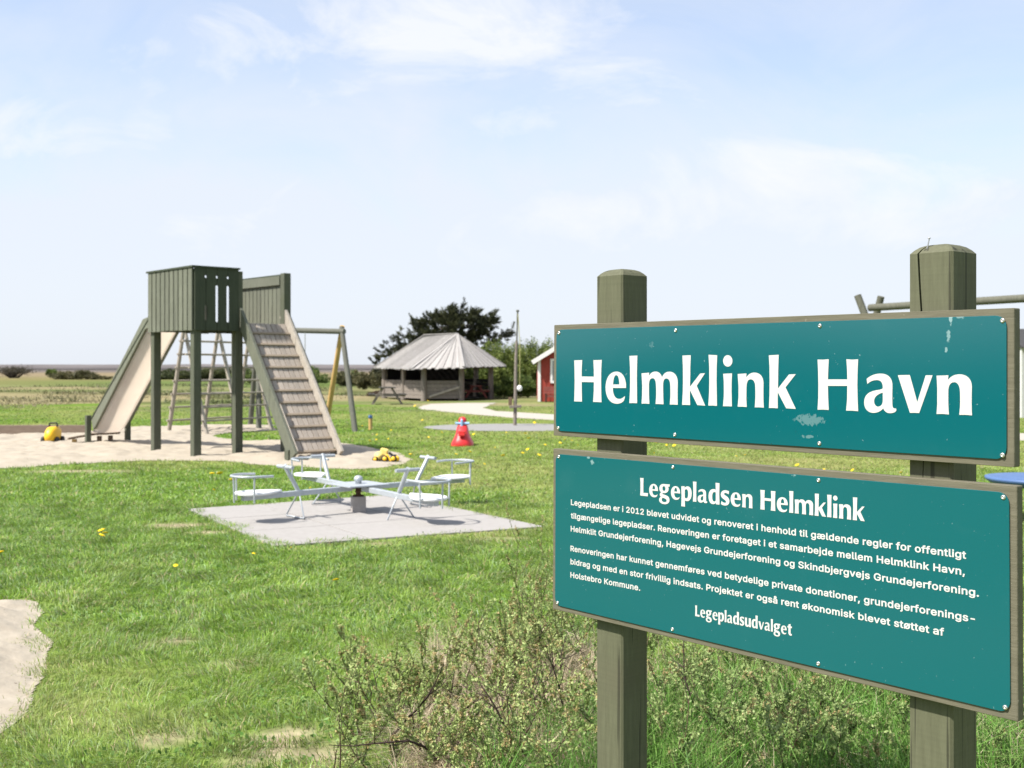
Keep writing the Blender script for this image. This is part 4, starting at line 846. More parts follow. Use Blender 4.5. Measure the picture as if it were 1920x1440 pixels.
g = gp(722, 866); dg = thing('toy_digger', 'faded yellow toy tractor with black wheels lying in the sand right of the ramp', 'toy digger', tuple(g))
def E(mb, c, rx, ry, rz, m=None, n=16):
    prof = [(math.sin(math.pi * k / 8), -math.cos(math.pi * k / 8)) for k in range(9)]; prof[0] = (.02, -1); prof[-1] = (.02, 1)
    vs = [(rx, ry, rz)]; mm = Matrix.Diagonal((rx, ry, rz)); mm = (m @ mm) if m is not None else mm
    return mb.lathe(prof, c, n, m=mm)
E(MB(), g + Vector((-.10, 0, .10)), .085, .12, .075).build('bonnet', M['pale_yellow'], dg)
mb = MB(); mb.box(g + Vector((-.02, .05, .165)), (.13, .14, .12), Matrix.Rotation(R(14), 3, 'Y')); mb.build('cab', M['pale_yellow'], dg, bevel=.02)
mb = MB(); mb.bar(g + Vector((.03, -.06, .13)), g + Vector((.11, -.10, .015)), .05, .05, (0, 1, 0)); mb.build('arm', M['yellow_plastic'], dg, bevel=.01)
mb = MB(); mb.bar(g + Vector((.06, .02, .16)), g + Vector((.18, .02, .06)), .06, .04, (0, 1, 0)); mb.build('boom', M['black_plastic'], dg, bevel=.008)
for dx, dy, r_ in ((-.155, -.10, .05), (.01, -.12, .06), (.15, -.08, .06), (.15, .12, .06), (-.12, .13, .05)):
    wh = MB().lathe([(r_ * .5, -.03), (r_ * .95, -.025), (r_, 0), (r_ * .95, .025), (r_ * .5, .03)], g + Vector((dx, dy, r_)), 16, m=Matrix.Rotation(R(80), 3, 'X')).build('wheel', M['black_plastic'], dg)
    MB().lathe([(r_ * .62, .026), (r_ * .55, .04), (.004, .045)], g + Vector((dx, dy, r_)), 14, m=Matrix.Rotation(R(80), 3, 'X')).build('hub_cap', M['yellow_plastic'], wh)
E(MB(), g + Vector((.205, -.01, .055)), .045, .06, .05).build('bucket', M['yellow_plastic'], dg)

#@@BACK
# ------------------------------------------------------------------ picnic table
def picnic(name, label, base, rz, sc, mat, dark):
    t = thing(name, label, 'picnic table', tuple(base)); rm = Matrix.Rotation(rz, 3, 'Z')
    def L(x, y, z): return base + rm @ Vector((x * sc, y * sc, z * sc))
    def bx(nm, x, y, z, dx, dy, dz, mt): MB().box(L(x, y, z), (dx * sc, dy * sc, dz * sc), rm).build(nm, mt, t, bevel=.006)
    mb = MB()
    for k in range(5): mb.box(L(0, -.3 + .15 * k, .73), (1.7 * sc, .14 * sc, .04 * sc), rm)
    mb.build('table_top', dark, t)
    for s in (-1, 1):
        mb = MB(); mb.box(L(0, s * .62, .44), (1.7 * sc, .13 * sc, .04 * sc), rm); mb.box(L(0, s * .77, .44), (1.7 * sc, .13 * sc, .04 * sc), rm); mb.build('bench_seat', dark, t)
        for e in (-1, 1): MB().bar(L(e * .6, s * .66, -.02), L(e * .6, s * .20, .71), .09 * sc, .05 * sc, rm @ Vector((0, 1, 0))).build('leg', mat, t)
        MB().bar(L(s * .6, -.8, .40), L(s * .6, .8, .40), .05 * sc, .09 * sc, rm @ Vector((1, 0, 0))).build('cross_beam', mat, t)
picnic('picnic_table', 'grey wooden picnic table on the lawn left of the pavilion', gp(726, 757.5), R(97), 1.0, M['grey_wood'], surf('dark grey boards', (.06, .055, .045), None, .85))

# ------------------------------------------------------------------ open timber pavilion
pv = [Vector((-7.05, 63.8, 0)), Vector((-4.55, 59.6, 0)), Vector((-2.62, 59.8, 0)), Vector((-1.15, 62.6, 0)), Vector((-2.9, 66.8, 0)), Vector((-5.6, 67.4, 0))]
cen = sum(pv, Vector()) / 6; pav = thing('pavilion', 'open timber pavilion with silver grey plank roof and half-height board walls', 'pavilion', tuple(cen))
ridge = [Vector((-4.82, 63.2, 3.36)), Vector((-2.98, 62.7, 3.42))]; EZ = [1.62, 1.42, 1.47, 1.68, 1.7, 1.7]
eav = []
for p, ez in zip(pv, EZ): v = p - cen; v = v + v.normalized() * .75; e = cen + v; e.z = ez; eav.append(e)
eav[0] = at(702, 690, 63.6); eav[3] = at(949, 687.5, 62.6); eav[1] = at(771, 692.5, 58.9); eav[2] = at(869, 689.5, 58.9)
RF = [(0, ridge[0], ridge[1], 1), (1, ridge[1], ridge[1], 2), (2, ridge[1], ridge[1], 3), (3, ridge[1], ridge[1], 4), (4, ridge[1], ridge[0], 5), (5, ridge[0], ridge[0], 0)]
rr = random.Random(4)
rf = MB()
for i, r0, r1, j in RF:
    a, b = eav[i], eav[j]; n = max(8, int((b - a).length / .2)); up = Vector((0, 0, .03))
    for k in range(n):
        f0, f1 = k / n + .002, (k + 1) / n - .002; lo0, lo1 = a.lerp(b, f0), a.lerp(b, f1); hi0, hi1 = r0.lerp(r1, f0), r0.lerp(r1, f1)
        ext = rr.uniform(-.0, .055); lo0 = lo0 + (lo0 - hi0) * ext * .5; lo1 = lo1 + (lo1 - hi1) * ext * .5; h = Vector((0, 0, .035 if k % 2 else 0)); 
        if (hi0 - hi1).length < 1e-3: rf.prism([lo0 + h, lo1 + h, hi0 + h], up)
        else: rf.prism([lo0 + h, lo1 + h, hi1 + h, hi0 + h], up)
roof = rf.build('roof', M['roof_wood'], pav)
MB().bar(ridge[0] + Vector((0, 0, .06)), ridge[1] + Vector((0, 0, .06)), .22, .05).build('ridge_board', M['roof_wood'], roof)
for i, r_ in ((1, 1), (2, 1), (0, 0), (3, 1)): MB().bar(ridge[r_] + Vector((0, 0, .05)), eav[i] + Vector((0, 0, .06)), .16, .04).build('hip_board', M['roof_wood'], roof)
for p in pv + [pv[0].lerp(pv[1], .5), pv[1].lerp(pv[2], .5) * 0 + pv[3].lerp(pv[4], .5)]: MB().tube([p - Vector((0, 0, .1)), p + Vector((0, 0, 1.9))], [.16, .13], 10).build('post', M['grey_wood'], pav)
for i in range(6):
    a, b = pv[i], pv[(i + 1) % 6]
    MB().bar(a + Vector((0, 0, 1.68)), b + Vector((0, 0, 1.68)), .14, .16).build('wall_plate', M['grey_wood'], pav)
    if i == 2: continue
    w = MB(); hgt = .95 if i < 2 else 1.0
    for k in range(5): w.bar(a + Vector((0, 0, .10 + hgt / 5 * k)), b + Vector((0, 0, .10 + hgt / 5 * k)), .05 + .01 * (k % 2), hgt / 5 - .012)
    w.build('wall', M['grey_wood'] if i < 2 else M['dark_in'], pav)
mb = MB(); mb.bar(pv[1].lerp(pv[2], .15) + Vector((0, -.08, .12)), pv[1].lerp(pv[2], .95) + Vector((0, -.08, .62)), .03, .10); mb.build('brace', M['pale_wood'], pav)
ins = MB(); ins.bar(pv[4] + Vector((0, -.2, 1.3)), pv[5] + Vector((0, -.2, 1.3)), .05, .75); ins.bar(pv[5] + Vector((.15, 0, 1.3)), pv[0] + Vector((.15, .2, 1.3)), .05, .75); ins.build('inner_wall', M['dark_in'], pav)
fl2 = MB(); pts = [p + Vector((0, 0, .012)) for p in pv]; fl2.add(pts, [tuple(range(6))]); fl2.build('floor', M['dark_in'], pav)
picnic('picnic_table', 'dark red brown picnic table standing inside the pavilion', Vector((-1.95, 62.3, .012)), R(95), .85, M['red_bench'], M['red_bench'])

# ------------------------------------------------------------------ tether ball pole, cabin, white house
g = gp(965.5, 798); po = thing('tetherball_pole', 'tall grey pole with rope and white ball on the gravel circle', 'pole', tuple(g))
MB().tube([g - Vector((0, 0, .05)), g + Vector((.03, 0, 1.9)), g + Vector((.05, 0, 2.35))], [.050, .043, .036], 10).build('pole', M['grey_wood'], po)
MB().tube([g + Vector((.05, 0, 2.3)), g + Vector((.075, 0, 3.18))], .022, 10).build('mast', M['dark_log'], po)
MB().lathe([(.028, 0), (.045, .01), (.04, .05), (.002, .06)], g + Vector((.075, 0, 3.16)), 10).build('cap', M['dark_log'], po)
MB().tube([g + Vector((.085, -.03, 3.1)), g + Vector((.14, -.06, 2.2)), g + Vector((.13, -.06, 1.12))], .010, 6).build('rope', M['rope'], po)
E(MB(), g + Vector((.13, -.06, 1.04)), .075, .075, .085).build('ball', M['white_paint'], po)
mb = MB(); mb.box(g + Vector((-.13, -.02, .68)), (.10, .12, .22)); mb.build('box', M['brown_wood'], po, bevel=.01)
mb = MB(); mb.bar(g + Vector((-.16, -.05, .52)), g + Vector((.18, -.05, .54)), .10, .07); mb.build('crossbar', M['grey_wood'], po, bevel=.008)

cb = at(1011, 690, 55.0); cb.z = 0; cab = thing('red_cabin', 'red wooden cabin with white bargeboards partly hidden by the sign', 'cabin', tuple(cb))
CWd, CDp = 4.5, 5.0; WH = 2.05; pit = .62; apex = WH + CWd / 2 * pit
w = MB(); w.prism([cb + Vector((0, 0, 0)), cb + Vector((CWd, 0, 0)), cb + Vector((CWd, 0, WH)), cb + Vector((CWd / 2, 0, apex)), cb + Vector((0, 0, WH))], (0, CDp, 0))
for k in range(22): w.box(cb + Vector((.1 + k * .2, -.008, WH / 2 + .02)), (.05, .02, WH - .02))
w.build('wall', M['red_boards'], cab)
rf = MB()
for s in (-1, 1):
    e = cb + Vector((CWd / 2 + s * (CWd / 2 + .32), 0, WH - .32 * pit)); ap = cb + Vector((CWd / 2, 0, apex))
    rf.prism([e + Vector((0, -.3, .03)), ap + Vector((0, -.3, .03)), ap + Vector((0, -.3, .11)), e + Vector((0, -.3, .11))], (0, CDp + .6, 0))
rfo = rf.build('roof', M['roof_dark'], cab)
for s in (-1, 1):
    e = cb + Vector((CWd / 2 + s * (CWd / 2 + .34), -.33, WH - .34 * pit + .02)); ap = cb + Vector((CWd / 2, -.33, apex + .02)); MB().bar(e, ap, .04, .20).build('bargeboard', M['white_paint'], rfo)
for xx in (.0, CWd): MB().box(cb + Vector((xx, -.02, WH / 2)), (.14, .06, WH)).build('corner_board', M['white_paint'], cab)
wf = MB()
for dx, dz, sx_, sz_ in ((-.40, 0, .10, 1.15), (.40, 0, .10, 1.15), (0, .53, .7, .10), (0, -.53, .7, .10), (0, 0, .05, 1.0)): wf.box(cb + Vector((.98 + dx, -.04, 1.46 + dz)), (sx_, .07, sz_))
wf = wf.build('window', M['white_paint'], cab); MB().box(cb + Vector((.98, -.025, 1.46)), (.7, .02, 1.0)).build('pane', M['glass'], wf)
bb = cb + Vector((.75, -.75, 0)); bn = thing('bench', 'dull red bench against the front of the red cabin', 'bench', tuple(bb))
MB().box(bb + Vector((.2, 0, .42)), (1.5, .42, .06)).build('seat', M['red_bench'], bn); MB().box(bb + Vector((.2, .26, .60)), (1.5, .05, .24)).build('backrest', M['red_bench'], bn)
for dx in (-.45, .85): MB().box(bb + Vector((dx, 0, .2)), (.09, .40, .40)).build('leg', surf('dark red legs', (.07, .025, .02)), bn)
MB().box(bb + Vector((.2, -.16, .28)), (1.4, .05, .1)).build('apron', M['red_bench'], bn)

hb_ = at(1916, 690, 37.0); hb_.z = 0; ho = thing('white_house', 'white walled house with dark roof at the right edge behind the sign', 'house', tuple(hb_))
MB().prism([hb_, hb_ + Vector((6, 1.2, 0)), hb_ + Vector((5.2, 6, 0)), hb_ + Vector((-.6 * 0 + .4, 6, 0))], (0, 0, 2.25)).build('wall', M['white_wall'], ho)
MB().prism([hb_ + Vector((-.05, -.35, 2.24)), hb_ + Vector((0, 2.6, 2.95)), hb_ + Vector((.1, 6.2, 2.24))], (6.4, 1.0, 0)).build('roof', M['roof_dark'], ho)
wq = MB().box(hb_ + Vector((2.0, .36, 1.3)), (1.0, .06, 1.0), Matrix.Rotation(R(11.3), 3, 'Z')).build('window', M['white_paint'], ho); MB().box(hb_ + Vector((2.0, .32, 1.3)), (.8, .05, .8), Matrix.Rotation(R(11.3), 3, 'Z')).build('pane', M['glass'], wq)

# swing frame behind the sign
a0 = at(1633, 577, 22.5); a1 = at(2060, 551, 18.5); dv = (a1 - a0).normalized(); g0 = Vector((a0.x, a0.y, 0))
s2 = thing('swing_frame', 'greenish round-log swing frame rising behind the top of the sign', 'swing', tuple(g0))
MB().tube([a0 - dv * .03, a1 + dv * .1], .07, 14).build('beam', M['green_log'], s2)
sd_ = Vector((dv.y, -dv.x, 0))
for tp, ft in ((at(1608, 554, 22.3), Vector(((1700 - CX) / F * 22.1, 21.5, -.05))), (at(1652, 556, 22.7), Vector(((1585 - CX) / F * 23.4, 23.6, -.05)))):
    MB().tube([ft, tp], [.085, .07], 10).build('leg', M['green_log'], s2)
for s_g, dd in ((-1, -.09), (1, .09)):
    ft = Vector((a1.x, a1.y, -.05)) - sd_ * s_g * 1.0 + dv * dd; tp = a1 + dv * dd; d = (tp - ft).normalized(); MB().tube([ft, tp + d * .26], [.085, .07], 10).build('leg', M['green_log'], s2)
for q in (.38, .50):
    p = a0.lerp(a1, q); MB().tube([p + Vector((0, 0, .09)), p - Vector((0, 0, .14))], .022, 8).build('hanger', M['screw'], s2)
    MB().tube([p - Vector((0, 0, .12)), p - Vector((0, 0, 2.1))], .012, 6).build('chain', M['screw'], s2)
p = a0.lerp(a1, .44); MB().bar(a0.lerp(a1, .38) - Vector((0, 0, 2.12)), a0.lerp(a1, .50) - Vector((0, 0, 2.12)), .2, .03).build('seat', M['black_plastic'], s2)
# blue disc
bc = at(1952, 897, 12.0); g0 = Vector((bc.x, bc.y, 0)); bd_ = thing('spinner_disc', 'round blue spinning disc seen at the right edge behind the sign', 'spinner', tuple(g0))
MB().lathe([(.30, bc.z - .09), (.50, bc.z - .05), (.545, bc.z - .01), (.545, bc.z + .012), (.50, bc.z + .018), (.002, bc.z + .018)], g0, 40).build('disc', M['blue_disc'], bd_)
MB().lathe([(.16, -.02), (.16, .03), (.06, .05), (.06, bc.z - .08)], g0, 20).build('pedestal', M['steel'], bd_)

#@@VEG
# ------------------------------------------------------------------ trees and shrubs
def clump_shrub(name, label, cat, base, clumps, nleaf, L, cols, stems=6, group=None, seed=0, up=.4):
    """foliage as many leaf faces gathered in clumps; clumps are (dx,dy,z,rx,ry,rz)"""
    r = np.random.default_rng(seed + 100); o = thing(name, label, cat, tuple(base), group=group); P, C = [], []
    vol = np.array([c[3] * c[4] * c[5] for c in clumps]); cnt = (nleaf * vol ** .7 / (vol ** .7).sum()).astype(int)
    for c, k in zip(clumps, cnt):
        sub = max(3, k // 60); sc = r.normal(size=(sub, 3)); sc = sc / np.linalg.norm(sc, axis=1, keepdims=True) * (r.random((sub, 1)) ** .4)
        idx = r.integers(0, sub, k); q = sc[idx] + r.normal(size=(k, 3)) * .16; p = np.array(base)[None] + np.array(c[:3])[None] + q * np.array(c[3:])[None]
        tone = r.random(sub)[idx]; cc = mixc_(cols[0], cols[1], np.clip(tone + r.normal(size=k) * .15, 0, 1))
        if len(cols) > 2: w = r.random(k) < .12; cc[w] = cols[2]
        P.append(p); C.append(cc * (.75 + .5 * r.random(k))[:, None])
    P = np.concatenate(P); C = np.concatenate(C); P[:, 2] = np.maximum(P[:, 2], base.z + .02); d = r.normal(size=P.shape); d[:, 2] += up
    leaves('foliage', P, d, L * (.6 + .8 * r.random(len(P))), L * .45 * (.6 + .8 * r.random(len(P))), C, M['leaf'], o)
    mb = MB(); 
    for k in range(stems):
        c = clumps[k % len(clumps)]; tp = base + Vector((c[0] + r.normal() * c[3] * .4, c[1], c[2] + c[5] * .3)); b0 = base + Vector((c[0] * .5 + r.normal() * .15, c[1] * .5, -.05)); md = b0.lerp(tp, .5) + Vector((r.normal() * .15, 0, 0)); w = .012 + .02 * c[5]
        mb.tube([b0, md, tp], [w, w * .7, w * .3], 6)
    mb.build('stems', M['bark'], o); return o
def rnd_clumps(W, H, D, k, seed):
    r = random.Random(seed); out = []
    for i in range(k):
        x = r.uniform(-.5, .5) * W; hh = H * (1 - (2 * x / W) ** 2 * .55) * r.uniform(.75, 1.0); rz = hh * r.uniform(.28, .42); out.append((x, r.uniform(-.4, .4) * D, hh - rz * .85, W / k * r.uniform(1.0, 1.8), D * .35, rz)); out.append((x * .9, r.uniform(-.4, .4) * D, hh * .38, W / k * 1.3, D * .4, hh * .38))
    return out
GRN = ((.05, .085, .02), (.13, .18, .04), (.18, .22, .06)); LIME = ((.055, .09, .018), (.19, .235, .055), (.24, .28, .08)); BRN = ((.055, .06, .025), (.13, .115, .05), (.15, .14, .07)); DRK = ((.03, .042, .014), (.075, .09, .03), (.1, .1, .05))
def shrub(px, py, wpx, hpx, label, cols, n, seed, name='shrub', depth=None, L=None, k=6, cat='shrub'):
    b = gp(px, py); W = wpx / F * b.y; H = hpx / F * b.y; L = L or max(.07, .0016 * b.y)
    return clump_shrub(name, label, cat, b, rnd_clumps(W, H, min(W * .6, 3.5), k, seed), n, L, cols, 6, None, seed)
# behind the pavilion, right
wbp = gp(965, 741); kk_ = wbp.y / F; rW = random.Random(6); cl_ = []
for k in range(15):
    ox = (-85 + 165 * k / 14) * kk_; tp_ = (rW.uniform(84, 104) - (14 if k < 3 else 0)) * kk_; rz = tp_ * rW.uniform(.30, .40)
    cl_ += [(ox, rW.uniform(-.6, 1.5), tp_ - rz, 15 * kk_ * rW.uniform(.9, 1.3), .9, rz), (ox, rW.uniform(-.3, 1.2), tp_ * .34, 14 * kk_, .9, tp_ * .34)]
clump_shrub('willow_bush', 'tall lime green willow bush between the pavilion and the red cabin', 'shrub', wbp, cl_, 70000, .12, LIME, 8, None, 1)
shrub(925, 738, 60, 78, 'shorter green bush directly behind the open corner of the pavilion', LIME, 24000, 2, 'willow_bush', k=9)
shrub(968, 745, 70, 46, 'low dark green bush in front of the tall willow bush', GRN, 14000, 3, k=7)
# shrubs left of the pavilion and behind the tower
for i, (px, py, w, h, lab, cols, n) in enumerate((
    (612, 722, 95, 36, 'bright green rounded shrub right of the tower ramp beyond the swing', GRN, 4500),
    (668, 723, 75, 32, 'brownish green shrub between the swing leg and the pine', BRN, 3500),
    (702, 729, 50, 34, 'olive brown shrub at the foot of the pine left of the pavilion', BRN, 4000),
    (560, 719, 80, 25, 'low green shrub showing behind the top of the ramp side', GRN, 3000),
    (470, 722, 70, 31, 'green shrub seen between the tower post and the ramp', GRN, 4000),
    (425, 713, 190, 21, 'long dark hedge-like shrub behind the climbing frame', DRK, 9000),
    (322, 711, 70, 18, 'dark low shrub seen between the front tower posts', DRK, 3500),
    (150, 712, 80, 17, 'long low dark green thicket on the heath left of the slide', BRN, 3000),
    (104, 704, 24, 11, 'small bright green bush on the far heath beside the thicket', GRN, 1200),
    (742, 737, 30, 14, 'small green shrub beside the left corner post of the pavilion', GRN, 1500),
    (716, 742, 40, 8, 'low brown heather clump behind the grey picnic table', ((.05, .03, .02), (.10, .06, .045), (.12, .09, .06)), 1500))):
    shrub(px, py, w * 1.25, h * 1.1, lab, cols, int(n * 2.6), 20 + i, k=8)
# bare dark bush far left
b = gp(25, 709); o = thing('bare_bush', 'dark leafless wind-bent bush on the horizon at the far left', 'bush', tuple(b)); mb = MB(); r = random.Random(3); tw = MB()
for k in range(30):
    a = r.uniform(-1, 1); p0 = b + Vector((r.uniform(-.6, .6), r.uniform(-.5, .5), 0)); p1 = p0 + Vector((a * 1.6, r.uniform(-1, 1), r.uniform(.6, 1.1))); p2 = p1 + Vector((a * 1.2 + .3, r.uniform(-.5, .5), r.uniform(.1, .5))); mb.tube([p0, p1, p2], [.09, .06, .02], 5)
mb.build('branches', M['bark'], o)
q = RNG.normal(size=(1400, 3)) * np.array((1.25, .9, .28)) + np.array(b + Vector((0, 0, 1.15))); leaves('twigs', q, RNG.normal(size=q.shape), .5, .08, mixc_((.05, .045, .035), (.09, .08, .05), RNG.random(1400)), M['leaf'], o)

# wind-shaped pine behind the pavilion
pb = Vector((-3.9, 71.0, 0)); pine = thing('pine_tree', 'dark wind-shaped pine tree behind the pavilion roof', 'pine tree', tuple(pb))
mb = MB(); mb.tube([pb - Vector((0, 0, .1)), pb + Vector((.15, 0, 1.6)), pb + Vector((.0, 0, 3.2)), pb + Vector((.2, 0, 4.8))], [.26, .2, .15, .05], 10); trunk = mb.build('trunk', M['bark'], pine)
def pp(zx, zy, dy=0): return at(660 + zx / 4.8, 540 + zy / 4.8, 71.0 + dy)
tips = [(900, 205, 0), (840, 235, .5), (770, 235, -.6), (690, 280, .4), (640, 330, -.5), (560, 305, .2), (600, 360, -.4), (980, 205, .5), (1060, 225, -.4), (1130, 240, .4), (1230, 270, .2), (1290, 270, -.1), (1090, 280, -.8), (1180, 305, .3), (1270, 285, -.2), (1240, 330, .5), (1150, 360, -.8), (1080, 400, -.5), (960, 300, -1.2), (860, 300, -1.4), (760, 330, -1.2), (700, 390, -1.2), (980, 380, -1.5), (860, 400, -1.6), (1200, 400, .4), (1120, 440, -.3), (1050, 460, -.4), (820, 260, .9), (1010, 260, .9),
        (440, 400, 0), (500, 430, .4), (560, 440, -.5), (400, 460, -.3), (470, 500, .3), (350, 490, .2), (300, 530, -.3), (400, 560, .4), (330, 590, -.4), (240, 570, .2), (260, 640, -.3), (190, 650, .1), (560, 520, -.7), (480, 580, -.6), (250, 740, -.2), (320, 700, .3), (1460, 375, 0), (1400, 410, .3), (1340, 440, -.2), (1290, 465, .2), (920, 240, -1), (740, 270, 1), (1160, 265, 1), (660, 420, .8), (620, 390, .5), (780, 400, -1.5), (920, 350, -1.8)]
br_ = MB(); NP, ND, NC = [], [], []; r = np.random.default_rng(33)
hub = pb + Vector((0, 0, 2.7))
for zx, zy, dy in tips:
    tp = pp(zx, zy, dy); root = Vector((pb.x + (tp.x - pb.x) * .12, pb.y, max(1.2, min(3.9, tp.z - .35 * abs(tp.x - pb.x) - .3)))); md = root.lerp(tp, .6) - Vector((0, 0, .22)); br_.tube([root, md, tp], [.06, .04, .012], 5)
    out = (tp - root).normalized(); out = (out + Vector((0, 0, .25))).normalized()
    for s_ in range(8 if (zx < 520 or zx > 1300) else 18):                                             # side shoots carrying needles
        t = r.random() ** .6; c0_ = np.array(md.lerp(tp, t)); sd = np.array(out) + r.normal(size=3) * .5 + np.array((0, 0, .02)); sd /= np.linalg.norm(sd); ln = r.uniform(.2, .5)
        k = 46; q = r.random(k)[:, None]; NP.append(c0_ + r.normal(size=3) * .12 + sd * q * ln + r.normal(size=(k, 3)) * .03); ND.append(sd * 1.2 + r.normal(size=(k, 3)) * .55); tone = r.random(); NC.append(mixc_((.014, .020, .009), (.055, .06, .022), np.clip(tone + r.normal(size=k) * .2, 0, 1)))
br_.build('branches', M['bark'], pine)
NP, ND, NC = map(np.concatenate, (NP, ND, NC)); leaves('crown', NP, ND, .19 * (.6 + .8 * r.random(len(NP))), .042, NC, M['needle'], pine)

# ------------------------------------------------------------------ creeping willow and long grass around the sign
def willow(label, bases, seed, leafcols, catk=.5, hmin=.25, hmax=.6, twigs=7):
    r = np.random.default_rng(seed); cx_ = sum((Vector((b[0], b[1], 0)) for b in bases), Vector()) / len(bases); o = thing('willow_shrub', label, 'shrub', tuple(cx_))
    st = MB(); LP, LD, LC, LL, KP, KD, KC = [], [], [], [], [], [], []
    def shoot(p, d, ln, w, lv):
        pts = [p]; n = 5; dd = d.copy()
        for i in range(n): dd = dd + r.normal(size=3) * .16 + np.array((0, 0, .05)); dd /= np.linalg.norm(dd); pts.append(pts[-1] + dd * ln / n)
        st.tube([Vector(q) for q in pts], [w * (1 - .8 * i / n) for i in range(n + 1)], 4, cap=False)
        P = np.array(pts)
        if lv == 0:
            for k in range(twigs):
                t = .25 + .75 * r.random(); i = min(int(t * n), n - 1); q = P[i] + (P[i + 1] - P[i]) * (t * n - i); sd = dd + r.normal(size=3) * .75 + np.array((0, 0, .35)); sd /= np.linalg.norm(sd); shoot(q, sd, ln * r.uniform(.22, .5), w * .5, 1)
        else:
            k = int(30 + 36 * r.random()); t = r.random(k) ** .8 * n; i = np.minimum(t.astype(int), n - 1); q = P[i] + (P[i + 1] - P[i]) * (t - i)[:, None]
            dl = dd[None] * .7 + r.normal(size=(k, 3)) * .7; LP.append(q); LD.append(dl); LL.append(.009 + .011 * r.random(k)); tone = r.random(); LC.append(mixc_(leafcols[0], leafcols[1], np.clip(tone * .6 + .4 * r.random(k), 0, 1)))
            if r.random() < catk:
                m_ = r.integers(3, 8)
                for c in range(m_):
                    tt = (.55 + .45 * r.random()) * n; i = min(int(tt), n - 1); q = P[i] + (P[i + 1] - P[i]) * (tt - i); cd = dd * .8 + r.normal(size=3) * .4; cd /= np.linalg.norm(cd); kk = 9
                    KP.append(q + cd * np.linspace(0, .014, kk)[:, None]); KD.append(r.normal(size=(kk, 3)) + cd * .6); KC.append(mixc_((.34, .25, .10), (.54, .46, .25), r.random(kk)))
    for (bx_, by_, hs) in bases:
        for s_ in range(r.integers(2, 5)):
            d = r.normal(size=3) * np.array((.75, .75, 0)) + np.array((0, 0, 1.0)); d /= np.linalg.norm(d)
            shoot(np.array((bx_ + r.normal() * .05, by_ + r.normal() * .05, 0)), d, hs * r.uniform(.6, 1.25), .0036, 0)
    st.build('stems', surf('willow bark', (.12, .075, .05), (.06, .04, .03), .8, 20), o)
    lp = np.concatenate(LP); leaves('foliage', lp, np.concatenate(LD), np.concatenate(LL), .0088, np.concatenate(LC), M['leaf'], o)
    if KP: leaves('catkins', np.concatenate(KP), np.concatenate(KD), .010, .006, np.concatenate(KC), M['leaf'], o)
    return o
WC = ((.17, .25, .06), (.44, .50, .21))
def bases(n, x0, x1, y0, y1, h0, h1, seed):       # pixels of the foot
    r = random.Random(seed); out = []
    for k in range(n):
        p = gp(r.uniform(x0, x1), r.uniform(y0, y1)); out.append((p.x, p.y, r.uniform(h0, h1)))
    return out
willow('sprawling creeping willow with tan catkins and bare twigs left of the sign posts', bases(19, 780, 1090, 1255, 1500, .28, .50, 1) + bases(12, 650, 820, 1300, 1480, .25, .42, 2) + bases(9, 960, 1110, 1190, 1290, .34, .5, 3), 5, WC, .55)
willow('dense small-leaved willow shrub behind and between the two sign posts', bases(26, 1190, 1480, 1240, 1500, .30, .45, 5) + bases(16, 1450, 1730, 1300, 1500, .22, .36, 6), 6, ((.14, .22, .055), (.37, .45, .19)), .3)
willow('small willow sprig growing right of the right sign post', bases(8, 1830, 1990, 1330, 1500, .2, .32, 8), 7, ((.11, .19, .045), (.27, .36, .13)), .2)
db = MB(); r_ = random.Random(8)
for px, py in ((770, 1440), (860, 1400), (930, 1430), (1000, 1370), (820, 1470), (980, 1450), (1060, 1400), (1040, 1330), (720, 1420), (1250, 1420), (1330, 1400), (1420, 1450)):
    p = gp(px, py); p.z = r_.uniform(.03, .12); d = Vector((r_.uniform(-1, 1), r_.uniform(-.5, .5), r_.uniform(.25, 1.0))).normalized(); pts = [p]
    for k in range(6): d = (d + Vector((r_.gauss(0, .2), r_.gauss(0, .2), r_.gauss(0, .15)))).normalized(); pts.append(pts[-1] + d * r_.uniform(.05, .09))
    db.tube(pts, [.0055, .005, .0045, .004, .0032, .0024, .0012], 6)
    for k in (2, 3, 4):
        e = (d + Vector((r_.gauss(0, .7), r_.gauss(0, .7), r_.gauss(0, .4)))).normalized(); db.tube([pts[k], pts[k] + e * .07, pts[k] + e * .13 + Vector((0, 0, .02))], [.0028, .002, .001], 5)
tag(db.build('dead_twigs', surf('dark twig', (.05, .032, .025), (.03, .02, .016), .85, 20)), 'dark bare dead twigs tangled low in the willow scrub', 'twigs', kind='stuff')
def tall(name, label, boxes, seed, cols, h0, h1, w, lean):
    r = np.random.default_rng(seed); P, H, C = [], [], []
    for (n, x0, x1, y0, y1) in boxes:
        px = x0 + (x1 - x0) * r.random(n); py = y0 + (y1 - y0) * r.random(n) ; Y = CZ * F / (py - HY); P.append(np.stack([(px - CX) / F * Y, Y, np.zeros(n)], 1)); cl = fbm(P[-1][:, 0], Y, .12, seed, 2); H.append((h0 + (h1 - h0) * r.random(n)) * (.5 + cl)); C.append(mixc_(cols[0], cols[1], r.random(n)) * (.7 + .6 * r.random(n))[:, None])
    P, H, C = map(np.concatenate, (P, H, C)); tag(blades(name, P, H, np.full(len(P), w) * (.6 + .8 * r.random(len(P))), C, M['grass'], lean=lean, curl=1.6), label, 'grass', kind='stuff')
tall('long_grass', 'long fresh green grass tufts at the feet of the sign posts', [(5200, 1225, 1720, 1290, 1560), (2800, 1690, 2050, 1330, 1560), (1600, 1090, 1240, 1330, 1560), (900, 900, 1100, 1400, 1560)], 3, ((.075, .20, .025), (.19, .34, .075)), .10, .30, .0045, 1.0)
